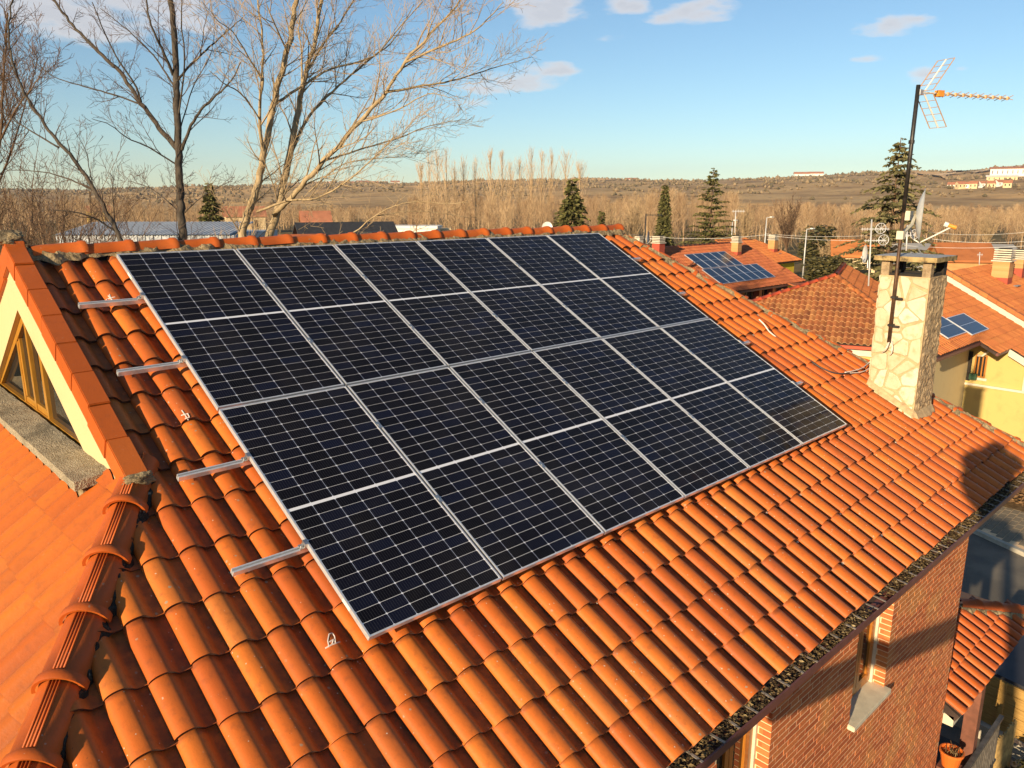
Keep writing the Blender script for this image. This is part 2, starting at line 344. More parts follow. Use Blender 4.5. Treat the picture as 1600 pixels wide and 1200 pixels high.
    n = NT('conifer_needles'); r = n.rand(); f = n.noise(.9, 3); c = n.ramp(r, [(0, (.055, .057, .017)), (.5, (.115, .110, .033)), (1, (.19, .17, .055))]); c = n.mix(n.math('MULTIPLY', n.step(f, .5, .65), .4), c, (.09, .075, .03)); M['needles'] = n.fin(c, .8, 0, .2)
    n = NT('cedar_needles'); r = n.rand(); c = n.ramp(r, [(0, (.07, .066, .028)), (.5, (.14, .125, .05)), (1, (.22, .19, .08))]); M['cedar'] = n.fin(c, .8, 0, .2)
    n = NT('shrub_leaves'); r = n.rand(); c = n.ramp(r, [(0, (.035, .035, .012)), (.5, (.07, .062, .018)), (1, (.13, .10, .03))]); M['leaf'] = n.fin(c, .6, 0, .4)
    n = NT('dead_leaves'); r = n.rand(); c = n.ramp(r, [(0, (.035, .022, .012)), (.4, (.10, .062, .03)), (.8, (.22, .15, .065)), (1, (.40, .30, .15))]); M['dead'] = n.fin(c, .8, 0, .2)
    n = NT('winter_grass'); f = n.noise(.35, 7, .6); g = n.noise(.02, 4); c = n.ramp(f, [(.3, (.085, .065, .026)), (.5, (.16, .12, .05)), (.7, (.25, .18, .085))]); c = n.mix(n.step(g, .45, .6), c, (.20, .13, .06)); n.bump(n.noise(8, 5), .6, .05); M['ground'] = n.fin(c, .95, 0, .1)
    n = NT('worn_asphalt'); f = n.noise(90, 4); g = n.noise(.6, 5); c = n.ramp(f, [(.3, (.105, .092, .074)), (.7, (.165, .145, .115))]); c = n.mix(n.math('MULTIPLY', n.step(g, .45, .65), .55), c, (.25, .21, .155)); n.bump(f, .5, .006); M['asphalt'] = n.fin(c, .9, 0, .25)
    n = NT('concrete_pavers'); f = n.noise(40, 4); c = n.ramp(f, [(.3, (.19, .15, .10)), (.7, (.28, .225, .15))]); M['paver'] = n.fin(c, .9, 0, .2)
    n = NT('bare_soil'); f = n.noise(5, 7, .65); c = n.ramp(f, [(.3, (.10, .06, .028)), (.7, (.24, .155, .075))]); n.bump(f, .9, .06); M['soil'] = n.fin(c, .95, 0, .1)
    # hills: scrub, oak dots, ochre fields
    n = NT('hillside_scrub'); f = n.noise(.012, 7, .6); g = n.noise(.0038, 4, .5, n.scale(n.P(), 1, 1, 4)); d = n.noise(.09, 4, .6)
    c = n.ramp(f, [(.32, (.26, .155, .072)), (.48, (.44, .28, .13)), (.62, (.56, .37, .17)), (.75, (.48, .31, .145))])
    c = n.mix(n.math('MULTIPLY', n.step(g, .56, .63), .85), c, (.70, .42, .17)); c = n.mix(n.math('MULTIPLY', n.step(d, .55, .66), .6), c, (.11, .08, .043)); M['hill'] = n.fin(c, .95, 0, .05)
    M['shed'] = plain('blue_grey_sheet_steel', (.44, .46, .48), .75, .0, .08, .6); M['darkroof'] = plain('black_slate_roof', (.035, .034, .035), .6, 0, .2, 4)
    M['farwhite'] = plain('far_white_wall', (.80, .75, .66), .8, 0, .06, .5); M['farroof'] = plain('far_red_roof', (.42, .16, .08), .9, 0, .12, .5); M['farcream'] = plain('far_cream_wall', (.66, .50, .28), .8, 0, .08, .5)
    M['lamp'] = plain('lamp_post_grey', (.60, .58, .55), .5, .2, .06, 3); M['reed'] = plain('reed_screen', (.46, .29, .10), .85, 0, .25, 9); M['iron'] = plain('painted_iron_railing', (.11, .095, .08), .6, .3, .25, 12)
    M['post'] = plain('brown_post_paint', (.17, .062, .035), .6, 0, .18, 9); M['awning'] = plain('dark_grey_membrane', (.028, .028, .036), .7, 0, .15, 3); M['pot'] = plain('orange_flower_pot', (.68, .15, .02), .5, 0, .06, 9)
    M['palelip'] = plain('pale_weathered_edge', (.58, .36, .17), .95, 0, .2, 20); M['shadefloor'] = plain('porch_shade_floor', (.035, .026, .02), .9, 0, .2, 5); M['ochre'] = plain('ploughed_ochre_field', (.68, .40, .16), .95, 0, .1, .02); M['green'] = plain('green_planter', (.03, .10, .05), .6, 0, .1, 9)
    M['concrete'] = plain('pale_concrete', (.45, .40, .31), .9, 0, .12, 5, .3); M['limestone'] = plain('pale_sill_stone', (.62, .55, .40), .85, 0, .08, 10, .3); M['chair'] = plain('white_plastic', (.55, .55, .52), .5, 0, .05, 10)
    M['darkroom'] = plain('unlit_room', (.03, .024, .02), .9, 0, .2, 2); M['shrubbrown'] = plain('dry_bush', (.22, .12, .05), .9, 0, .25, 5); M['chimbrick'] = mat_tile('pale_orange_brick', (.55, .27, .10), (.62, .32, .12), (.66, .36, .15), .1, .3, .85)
    M['chimred'] = plain('red_base_brick', (.45, .08, .04), .85, 0, .1, 9); M['chimwhite'] = plain('chimney_cap_concrete', (.66, .58, .44), .85, 0, .08, 9); M['chalk'] = plain('white_chalk', (.75, .66, .58), .95, 0, .05, 30); M['lead'] = plain('lead_flashing', (.30, .30, .31), .5, .3, .15, 8)
    M['denim'] = plain('dark_jacket', (.03, .035, .05), .9, 0, .1, 8); M['skin'] = plain('skin', (.55, .32, .22), .6, 0, .05, 10)
    M['deck'] = plain('dark_brown_underlay', (.05, .03, .022), .95, 0, .2, 5)
mats()
# ------------------------------------------------------------------ the main house: frame of its big roof
PHI = 0.495741; CP, SP = math.cos(PHI), math.sin(PHI); ZT = 9.0
def uvw(u, v, h=0.0):            # u along the ridge, v down the slope, h out of the roof (0 = face of the solar panels)
    return Vector((u, -v * CP - h * SP, ZT - v * SP + h * CP))
ROOFM = Matrix(((1, 0, 0, 0), (0, CP, -SP, 0), (0, SP, CP, 0), (0, 0, 0, 1)))   # local y = up the slope
def roof_mat(u, v, h): 
    m = ROOFM.copy(); m.translation = uvw(u, v, h); return m
V_EAVE = 5.69; H_BASE = -0.192
HL0 = uvw(-.66, 2.45, -.17); HL1 = uvw(-2.74, 5.75, -.17)       # left hip line
HR0 = uvw(7.12, -.2, -.17); HR1 = uvw(9.72, 5.75, -.17)         # right hip line
PSI = math.atan2(HL0.z - HL1.z, HL0.x - HL1.x); CQ, SQ = math.cos(PSI), math.sin(PSI)
def hipm(t, s, h):               # left hip face: t along -Y, s down the slope from HL0, h outwards
    o = HL0 + Vector((-CQ, 0, -SQ)) * s + Vector((0, -1, 0)) * t + Vector((-SQ, 0, CQ)) * h
    m = Matrix(((0, CQ, -SQ, 0), (-1, 0, 0, 0), (0, SQ, CQ, 0), (0, 0, 0, 1))); m.translation = o; return m
RIDGE_Y = 0.30
def px_of(P):
    q = RW @ (np.array(P) - CAM); return q[0] / q[2] * F + 800, q[1] / q[2] * F + 600, q[2]

TW, TL = .2165, .43
def tile_mesh(name, mats_, nprof=9, lift=.030, low=False):
    prof = []
    for i in range(nprof + 1):
        t = i / nprof; prof.append((.070 * (1 - math.cos(math.pi * .5 * t)), .006 + .054 * math.sin(math.pi * .5 * t) ** .9))
    for i in range(1, nprof + 1):
        t = i / nprof; prof.append((.070 + t * .100, .060 * (.5 + .5 * math.cos(math.pi * t ** 1.5))))
    prof += [(.188, -.001), (.212, .0), (.236, .004)]
    mb = MB(); ys = [0, TL] if low else [0, .14, .29, .338, .362, TL]
    for y in ys:
        for (x, z) in prof: mb.v.append((x, y, z + lift * (1 - y / TL)))
    n = len(prof)
    for j in range(len(ys) - 1):
        for i in range(n - 1): mb.face((j * n + i, j * n + i + 1, (j + 1) * n + i + 1, (j + 1) * n + i))
    ntop = len(mb.f)
    b = len(mb.v); th = .021
    for (x, z) in prof: mb.v.append((x, 0, z + lift)); 
    for (x, z) in prof: mb.v.append((x, .004, z + lift - th))
    mb.cur = 1
    for i in range(n - 1): mb.face((b + n + i, b + n + i + 1, b + i + 1, b + i))
    b2 = len(mb.v); mb.v += [(0, 0, lift + .006), (0, TL, .006), (.002, TL, -.012), (.002, 0, lift - .012)]; mb.face((b2 + 3, b2, b2 + 1, b2 + 2))
    me = mb.mesh(name, mats_)
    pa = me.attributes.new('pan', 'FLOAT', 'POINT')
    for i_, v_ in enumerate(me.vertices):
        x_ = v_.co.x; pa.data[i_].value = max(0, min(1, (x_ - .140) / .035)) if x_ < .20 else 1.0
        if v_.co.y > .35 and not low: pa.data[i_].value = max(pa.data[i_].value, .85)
    sm = [i < ntop for i in range(len(me.polygons))]; me.polygons.foreach_set('use_smooth', sm); return me
def clip_to(me, mw, planes, name):
    """copy of a tile mesh cut by world planes (point, normal pointing to the side thrown away)"""
    bm = bmesh.new(); bm.from_mesh(me); inv = mw.inverted()
    for (p, nn) in planes:
        lp = inv @ p; ln = (inv.to_3x3() @ nn).normalized()
        bmesh.ops.bisect_plane(bm, geom=bm.verts[:] + bm.edges[:] + bm.faces[:], plane_co=lp, plane_no=ln, clear_outer=True)
    m2 = bpy.data.meshes.new(name); bm.to_mesh(m2); bm.free()
    for mt in me.materials: m2.materials.append(mt)
    return m2

house = empty('brick_house', 'red brick house with an orange tiled hip roof carrying the twelve large solar panels', 'house', (0, 0, 0))
def build_roof():
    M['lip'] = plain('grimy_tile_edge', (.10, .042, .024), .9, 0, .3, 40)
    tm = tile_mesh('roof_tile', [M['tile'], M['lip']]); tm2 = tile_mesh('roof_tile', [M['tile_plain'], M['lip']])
    up = Vector((0, 0, 1))
    nL = (HL1 - HL0).cross(up).normalized(); nL = nL if nL.x < 0 else -nL     # throws away beyond the left hip, seen from the main face
    nR = (HR1 - HR0).cross(up).normalized(); nR = nR if nR.x > 0 else -nR
    ntL = -nL
    places = []   # (score, mw, planes)
    u0 = 1.29 - TW * 25
    rows = [V_EAVE - .365 * k for k in range(17)]
    def side(p, q, nn): return (p - q).dot(nn)
    for c in range(67):
        u = u0 + TW * c
        for v in rows:
            if v < -.12: continue
            vv = v + rnd.gauss(0, .006); uu = u + rnd.uniform(-.003, .003)
            mw = roof_mat(uu, vv, H_BASE + rnd.uniform(-.002, .003)) @ Matrix.Rotation(rnd.gauss(0, .008), 4, 'Z') @ Matrix.Rotation(rnd.gauss(0, .016), 4, 'Y') @ Matrix.Rotation(rnd.gauss(0, .006), 4, 'X')
            cs = [mw @ Vector((x, y, .02)) for x in (0, TW) for y in (0, TL)]
            planes = []; dead = False
            for (p0, nn) in (((HL0, nL), (HR0, nR)) if v > 2.5 else ((HR0, nR),)):
                d = [side(q, p0, nn) for q in cs]
                if min(d) > -.01: dead = True
                elif max(d) > 0: planes.append((p0, nn))
            if v <= 2.5:                                  # the gablet coping closes the upper left edge
                pc = Vector((-.69, 0, 0)); d = [q.x - pc.x for q in cs]
                if max(d) < 0: dead = True
                elif min(d) < 0: planes.append((pc, Vector((-1, 0, 0))))
            if max(q.y for q in cs) > RIDGE_Y - .02: planes.append((Vector((0, RIDGE_Y - .03, 0)), Vector((0, 1, 0))))
            if dead: continue
            if 8.06 < uu + .1 < 8.45 and 3.75 < v - .15 < 4.3: continue            # under the chimney
            cu, cv = uu + .11, v - .18
            if .45 < cu < 5.9 and .35 < cv < 3.75: continue   # out of sight under the panels
            places.append((mw, planes, cs, tm))
    # left hip face
    smax = (HL0 - HL1).length * 0 + abs(HL1.x - HL0.x) / CQ
    t0 = -3.2
    for c in range(40):
        t = t0 + TW * c
        for k in range(12):
            s = smax - .35 * k
            if s < -.1: continue
            mw = hipm(t + rnd.uniform(-.003, .003), s + rnd.uniform(-.005, .005), -.022) @ Matrix.Rotation(rnd.uniform(-.006, .006), 4, 'Z') @ Matrix.Rotation(rnd.uniform(-.012, .012), 4, 'Y')
            cs = [mw @ Vector((x, y, .02)) for x in (0, TW) for y in (0, TL)]
            d = [side(q, HL0, ntL) for q in cs]
            if min(d) > -.01: continue
            planes = [(HL0, ntL)] if max(d) > 0 else []
            if max(q.x for q in cs) > -.91 and min(q.y for q in cs) > -1.85: planes.append((Vector((-.91, 0, 0)), Vector((1, 0, 0))))
            elif max(q.x for q in cs) > -.74 and cs[0].y > -2.35: planes.append((Vector((-.74, 0, 0)), Vector((1, 0, 0))))
            if min(q.x for q in cs) > -.76: continue
            places.append((mw, planes, cs, tm2))
    scored = []
    for (mw, planes, cs, tmx) in places:
        pts = [px_of(q) for q in cs]; cx = sum(p[0] for p in pts) / 4; cy = sum(p[1] for p in pts) / 4; dz = sum(p[2] for p in pts) / 4
        a = 0
        if dz > .3:
            (x0, y0, _), (x1, y1, _), (x2, y2, _) = pts[0], pts[1], pts[2]
            a = abs((x1 - x0) * (y2 - y0) - (x2 - x0) * (y1 - y0))
        if not (-60 < cx < 1660 and -60 < cy < 1260) or dz < .3: a = -1
        scored.append((a, mw, planes, tmx))
    scored.sort(key=lambda t: -t[0])
    rest = []
    for i, (a, mw, planes, tmx) in enumerate(scored):
        me = clip_to(tmx, mw, planes, 'roof_tile') if planes else tmx
        if planes and len(me.polygons) < 3: continue
        if i < 300: inst(me, 'roof_tile', house, mw)
        else: rest.append((me, mw))
    bm = bmesh.new()
    for me, mw in rest:
        n0 = len(bm.verts); bm.from_mesh(me); bm.verts.ensure_lookup_table()
        for v in bm.verts[n0:]: v.co = mw @ v.co
    m2 = bpy.data.meshes.new('roof_tiles'); bm.to_mesh(m2); bm.free(); m2.materials.append(M['tile']); m2.materials.append(M['lip'])
    o = bpy.data.objects.new('roof_tiles', m2); col.objects.link(o); parent(o, house); o['kind'] = 'stuff'
    # deck under the tiles, back slope
    mb = MB(); h = -.205
    A, B, Cc, D, E_ = uvw(-.66, -.34, h), uvw(7.05, -.34, h), uvw(9.70, 5.72, h), uvw(-2.72, 5.72, h), uvw(-.66, 2.45, h)
    mb.add([A, B, Cc, D, E_], [(4, 3, 2, 1, 0)])
    yb = 5.9
    mb.add([A, B, Vector((9.7, yb, Cc.z)), Vector((-2.72, yb, D.z))], [(0, 1, 2, 3)])
    mb.add([B, Cc, Vector((9.7, yb, Cc.z))], [(0, 1, 2)])
    q = Vector((-.72, RIDGE_Y * 2 - E_.y, E_.z)); mb.add([E_, D, Vector((-2.72, yb, D.z)), q], [(0, 1, 2, 3)])
    mb.build('roof_deck', M['deck'], house)
    # ---------------- caps
    def cap_mesh(name, L, r, ribs, collar):
        mb = MB(); n = 12; sl = [(0, r)] + ([(.018, r), (.020, r * 1.0)] if False else []) + [(L, r * .93)]
        prof = []
        for i in range(n + 1):
            a = math.pi * i / n; rr = 1.0
            prof.append((math.cos(a), math.sin(a)))
        ys = [0, .012, .05, .062, L * .5, L] if collar else [0, L * .5, L]
        kc = 1.0 if ribs else .965
        rs = [r * 1.13 * kc, r * 1.17 * kc, r * 1.15 * kc, r * 1.0, r * .97, r * .93] if collar else [r, r * .97, r * .93]
        for y, rr in zip(ys, rs):
            for (cx, cz) in prof: mb.v.append((cx * rr, y, cz * rr * .92))
        m_ = n + 1
        for j in range(len(ys) - 1):
            for i in range(n): mb.face((j * m_ + i + 1, j * m_ + i, (j + 1) * m_ + i, (j + 1) * m_ + i + 1))
        b = len(mb.v)
        for (cx, cz) in prof: mb.v.append((cx * rs[0], 0, cz * rs[0] * .92))
        for (cx, cz) in prof: mb.v.append((cx * (rs[0] - .018), .004, cz * (rs[0] - .018) * .92))
        for i in range(n): mb.face((b + i, b + i + 1, b + m_ + i + 1, b + m_ + i))
        if ribs:
            for dx in (-.026, -.010, .006, .022):
                mb.box((dx, .066, r * .82), (dx + .008, L, r * .97 * .92 + .0035))
        me = mb.mesh(name, [M['cap']]); me.polygons.foreach_set('use_smooth', [True] * len(me.polygons)); return me
    rid = cap_mesh('ridge_tile', .42, .090, False, True); hipc = cap_mesh('hip_tile', .46, .112, True, True)
    def run(me, a, b, pitch, name, lift, rev=False, upv=Vector((0, 0, 1))):
        d = (b - a); L = d.length; d.normalize(); x = d.cross(upv).normalized(); z = x.cross(d)
        n = int(L / pitch) + 1
        for k in range(n):
            if k * pitch + .2 > L: break
            p = a + d * (k * pitch) + z * (lift + rnd.uniform(-.003, .003))
            mw = Matrix((( x.x, d.x, z.x, p.x), (x.y, d.y, z.y, p.y), (x.z, d.z, z.z, p.z), (0, 0, 0, 1)))
            mw = mw @ Matrix.Rotation(-.03, 4, 'X') @ Matrix.Rotation(rnd.uniform(-.015, .015), 4, 'Z') @ Matrix.Rotation(rnd.uniform(-.03, .03), 4, 'Y')
            inst(me, name, house, mw)
    zr = uvw(0, -.341, -.155).z
    run(rid, Vector((7.16, RIDGE_Y, zr)), Vector((-.70, RIDGE_Y, zr)), .385, 'ridge_tile', -.012)   # collars overlap towards the gablet
    run(hipc, HL1, HL0 + (HL0 - HL1).normalized() * .05, .40, 'hip_tile', .005)
    run(hipc, HR1, HR0, .40, 'hip_tile', -.055)
    # ---------------- mortar beds
    def mortar(a, b, width_dir, wid, up, hgt, mname, seed, n=140, name='mortar_bed'):
        mb = MB(); r2 = random.Random(seed); k = 7
        for i in range(n + 1):
            t = i / n; p = a.lerp(b, t); wv = wid * (.75 + .5 * mnoise.noise(Vector((t * 19, seed, 0))) + .35 * mnoise.noise(Vector((t * 60, seed, 3))))
            for j in range(k + 1):
                s_ = j / k
                hh = hgt * math.sin(math.pi * min(1, .25 + s_ * .75)) * (1 + .5 * mnoise.noise(Vector((t * 70, s_ * 5, seed)))) + .010 * mnoise.noise(Vector((t * 220, s_ * 14, seed)))
                q = p + width_dir * (wv * s_) + up * hh; mb.v.append((q.x, q.y, q.z))
        for i in range(n):
            for j in range(k): mb.face((i * (k + 1) + j, i * (k + 1) + j + 1, (i + 1) * (k + 1) + j + 1, (i + 1) * (k + 1) + j))
        return mb.build(name, M[mname], house, smooth=False)
    Nn = Vector((0, -SP, CP)); dn = Vector((0, -CP, -SP))
    mortar(uvw(-.62, -.29, -.125), uvw(7.1, -.29, -.125), dn, .21, Nn, .05, 'mortar', 3, 420)
    hd = (HL1 - HL0).normalized(); sd = hd.cross(Nn); sd = sd if sd.x > 0 else -sd
    mortar(HL0 + sd * .07, HL1 + sd * .07, sd, .085, Nn, .05, 'darkmortar', 5, 260)
    hd = (HR1 - HR0).normalized(); sd = hd.cross(Nn); sd = sd if sd.x < 0 else -sd
    mortar(HR0 + sd * .03, HR1 + sd * .03, sd, .15, Nn, .055, 'mortar', 8, 300)
    s2 = Vector((-SQ, 0, CQ)); sd2 = (HL1 - HL0).normalized().cross(s2); sd2 = sd2 if sd2.y > 0 else -sd2
    mortar(HL0 + sd2 * .09, HL1 + sd2 * .09, sd2, .05, s2, .035, 'mortar', 15, 200)
    r4 = random.Random(77); bm = bmesh.new()
    for k in range(150):
        u_ = r4.uniform(2.5, 9.4) if k < 110 else r4.uniform(-1.5, 6); row_ = r4.randrange(1, 12); v_ = V_EAVE - .365 * row_
        if 0 < u_ < 6.5 and v_ < 4.5: continue
        hp = HR0.x + (HR1.x - HR0.x) * (v_ + .2) / 5.95
        if u_ > hp - .15: continue
        if u_ < 2.5 and r4.random() < .4: continue
        ku = round((u_ - 1.29) / TW) * TW + 1.29 + r4.choice((.205, .19, .03, .05, .215)); s_ = r4.uniform(.006, .018)
        t_ = bmesh.ops.create_icosphere(bm, subdivisions=1, radius=1)
        mw = roof_mat(ku, v_ + r4.uniform(-.004, .012), H_BASE + .022)
        for q in t_['verts']: k3 = 1 + .5 * mnoise.noise(q.co * 2 + Vector((k, 0, 0))); q.co = mw @ Vector((q.co.x * s_ * 1.5 * k3, q.co.y * s_ * k3, q.co.z * s_ * .6 * k3))
    me = bpy.data.meshes.new('mortar_crumbs'); bm.to_mesh(me); bm.free(); M['crumb'] = plain('pale_mortar_crumbs', (.55, .42, .30), .95, 0, .25, 60); me.materials.append(M['crumb']); o = bpy.data.objects.new('mortar_crumbs', me); col.objects.link(o); parent(o, house); o['kind'] = 'stuff'
    # mortar dabs closing the coping at the apex and at its foot
    for (u_, v_, h_, sx, sy, sz) in ((-.70, -.37, -.035, .10, .09, .05), (-.685, 2.535, -.075, .085, .04, .045)):
        bm = bmesh.new(); bmesh.ops.create_icosphere(bm, subdivisions=4, radius=1)
        for q in bm.verts:
            k = 1 + .28 * mnoise.noise(q.co * 1.7 + Vector((v_, 0, 0))) + .16 * mnoise.noise(q.co * 5) + .09 * mnoise.noise(q.co * 13)
            q.co = roof_mat(u_, v_, h_) @ Vector((max(-1, min(1, q.co.x * 1.3)) * sx * k, q.co.y * sy * k, q.co.z * sz * k))
        me = bpy.data.meshes.new('mortar_dab'); bm.to_mesh(me); bm.free(); me.materials.append(M['mortar']); o = bpy.data.objects.new('mortar_dab', me); col.objects.link(o); parent(o, house)
    # ---------------- gablet: wall, coping slabs, window, sill
    gw = -.728; apex = Vector((gw, RIDGE_Y, uvw(0, -.341, -.125).z)); 
    mb = MB(); hw = 1.5; za, zb = 8.56, 7.615
    yb2 = 2.62; zbase = 7.40
    slope = SP / CP
    def ztop(y): return apex.z - abs(y - RIDGE_Y) * slope
    yl, yr = RIDGE_Y + yb2, RIDGE_Y - yb2
    wy = lambda z: (za - z) / .6
    # four strips round the triangular opening, each 60 mm thick
    Mx = Matrix(((0, 0, 1, gw), (1, 0, 0, 0), (0, 1, 0, 0), (0, 0, 0, 1)))
    tri = [(RIDGE_Y, za), (RIDGE_Y - wy(zb), zb), (RIDGE_Y + wy(zb), zb)]
    ye = -2.16
    mb.prism([(RIDGE_Y, apex.z), tri[0], tri[1], (ye, zb), (ye, ztop(ye))], .075, Mx)
    mb.prism([(RIDGE_Y, apex.z), (2 * RIDGE_Y - ye, ztop(ye)), (2 * RIDGE_Y - ye, zb), tri[2], tri[0]], .075, Mx)
    mb.prism([(ye, zbase), (ye, zb), (2 * RIDGE_Y - ye, zb), (2 * RIDGE_Y - ye, zbase)], .075, Mx)
    mb.build('gable_wall', M['cream'], house)
    # window joinery in the opening, recessed
    win = None
    def bar(mb, p, q, wdt, x0, x1):      # bar between two (y,z) points
        p, q = Vector((p[0], p[1])), Vector((q[0], q[1])); d = (q - p).normalized(); nn = Vector((-d.y, d.x)) * wdt * .5
        poly = [p - nn, q - nn, q + nn, p + nn]; Mx2 = Matrix(((0, 0, 1, x0), (1, 0, 0, 0), (0, 1, 0, 0), (0, 0, 0, 1))); mb.prism([tuple(v) for v in poly], x1 - x0, Mx2)
    mb = MB(); ay, az_ = RIDGE_Y, za
    by0, by1 = RIDGE_Y - wy(zb) + .03, RIDGE_Y + wy(zb) - .03
    bar(mb, (by1 - .02, zb + .035), (by0 + .02, zb + .035), .07, -.690, -.615)
    bar(mb, (ay, az_ - .04), (by0, zb + .03), .07, -.688, -.617); bar(mb, (ay, az_ - .04), (by1, zb + .03), .07, -.688, -.617)
    win = mb.build('window', M['honey'], house)
    zin = lambda y: za - .06 - abs(y - RIDGE_Y) * .6
    mb = MB()
    for y in (RIDGE_Y - .33, RIDGE_Y + .06, RIDGE_Y + .44): bar(mb, (y, zb + .07), (y, zin(y)), .055, -.684, -.623)
    mb.build('mullion', M['honey'], win)
    mb = MB()
    bar(mb, (RIDGE_Y - .30, zb + .10), (RIDGE_Y + .03, zb + .10), .055, -.677, -.630); bar(mb, (RIDGE_Y + .09, zb + .10), (RIDGE_Y + .41, zb + .10), .055, -.677, -.630)
    bar(mb, (RIDGE_Y - .275, zb + .12), (RIDGE_Y - .275, zin(-.275 + RIDGE_Y)), .05, -.677, -.630); bar(mb, (RIDGE_Y + .39, zb + .12), (RIDGE_Y + .39, zin(RIDGE_Y + .39)), .05, -.677, -.630)
    mb.build('sash', M['honey'], win)
    ys_ = [by0, RIDGE_Y - .33, RIDGE_Y + .06, RIDGE_Y + .44, by1]
    for i in range(4):
        a_, b_ = ys_[i] + .02, ys_[i + 1] - .02; mb = MB(); poly = [(a_, zb + .06), (b_, zb + .06), (b_, max(zb + .07, zin(b_))), (a_, max(zb + .07, zin(a_)))]
        if a_ < RIDGE_Y < b_: poly.insert(3, (RIDGE_Y, zin(RIDGE_Y)))
        mb.prism(poly, .008, Matrix(((0, 0, 1, -.655), (1, 0, 0, 0), (0, 1, 0, 0), (0, 0, 0, 1)))); mb.build('pane', M['glass'], win)
    # sill: two slabs of washed gravel concrete with broken edges
    for (y0, y1) in ((-1.77, -.72), (-.715, .62), (.625, 2.0)):
        bm = bmesh.new(); mbx = MB(); nx, ny = 6, 40
        for side_ in (0, 1):
            pass
        bmesh.ops.create_cube(bm, size=1.0)
        bmesh.ops.subdivide_edges(bm, edges=bm.edges[:], cuts=34, use_grid_fill=True)
        for v in bm.verts:
            x = -.955 + (v.co.x + .5) * .235; y = y0 + (v.co.y + .5) * (y1 - y0); z = 7.60 + (v.co.z + .5) * .062 + (x + .955) * .10
            nv = mnoise.noise_vector(Vector((x * 45, y * 45, z * 45))); nw = mnoise.noise_vector(Vector((x * 9, y * 9, z * 9))); v.co = Vector((x, y, z)) + nv * .0022 + nw * .006
        me = bpy.data.meshes.new('sill'); bm.to_mesh(me); bm.free(); me.materials.append(M['gravelcrete']); o = bpy.data.objects.new('window_sill', me); col.objects.link(o); parent(o, house)
    mb = MB(); mb.box((-.90, -1.74, 7.40), (-.735, 2.2, 7.603)); mb.build('sill_bed', M['mortar'], house)
    # coping slabs
    def slab(vs0, vs1, mir=False):
        mb = MB(); h0, h1 = -.225, -.055; x0, x1 = -.757, -.614
        mb.box((x0, 0, 0), (x1, vs1 - vs0 - .005, h1 - h0))
        return mb.mesh('coping_slab', [M['coping']])
    sm_ = slab(0, .357)
    def bevel(me, w_):
        bm = bmesh.new(); bm.from_mesh(me); bmesh.ops.bevel(bm, geom=bm.edges[:], offset=w_, segments=2, affect='EDGES'); bm.to_mesh(me); bm.free()
    bevel(sm_, .006)
    for k in range(8):
        v1 = -.355 + .357 * (k + 1)
        mw = roof_mat(0, v1, -.225) @ Matrix.Rotation(rnd.uniform(-.006, .006), 4, 'Z') @ Matrix.Rotation(rnd.uniform(-.012, .012), 4, 'Y'); mw.translation += Vector((rnd.uniform(-.004, .004), 0, rnd.uniform(-.002, .003)))
        inst(sm_, 'coping_slab', house, mw)
        # the far side of the gablet
        mm = Matrix(((1, 0, 0, 0), (0, -1, 0, 2 * RIDGE_Y), (0, 0, 1, 0), (0, 0, 0, 1))) @ mw
        m3 = sm_.copy() if k == 0 else MIRR[0]
        if k == 0: MIRR.append(m3); m3.flip_normals()
        inst(m3, 'coping_slab', house, mm)
MIRR = []
build_roof()

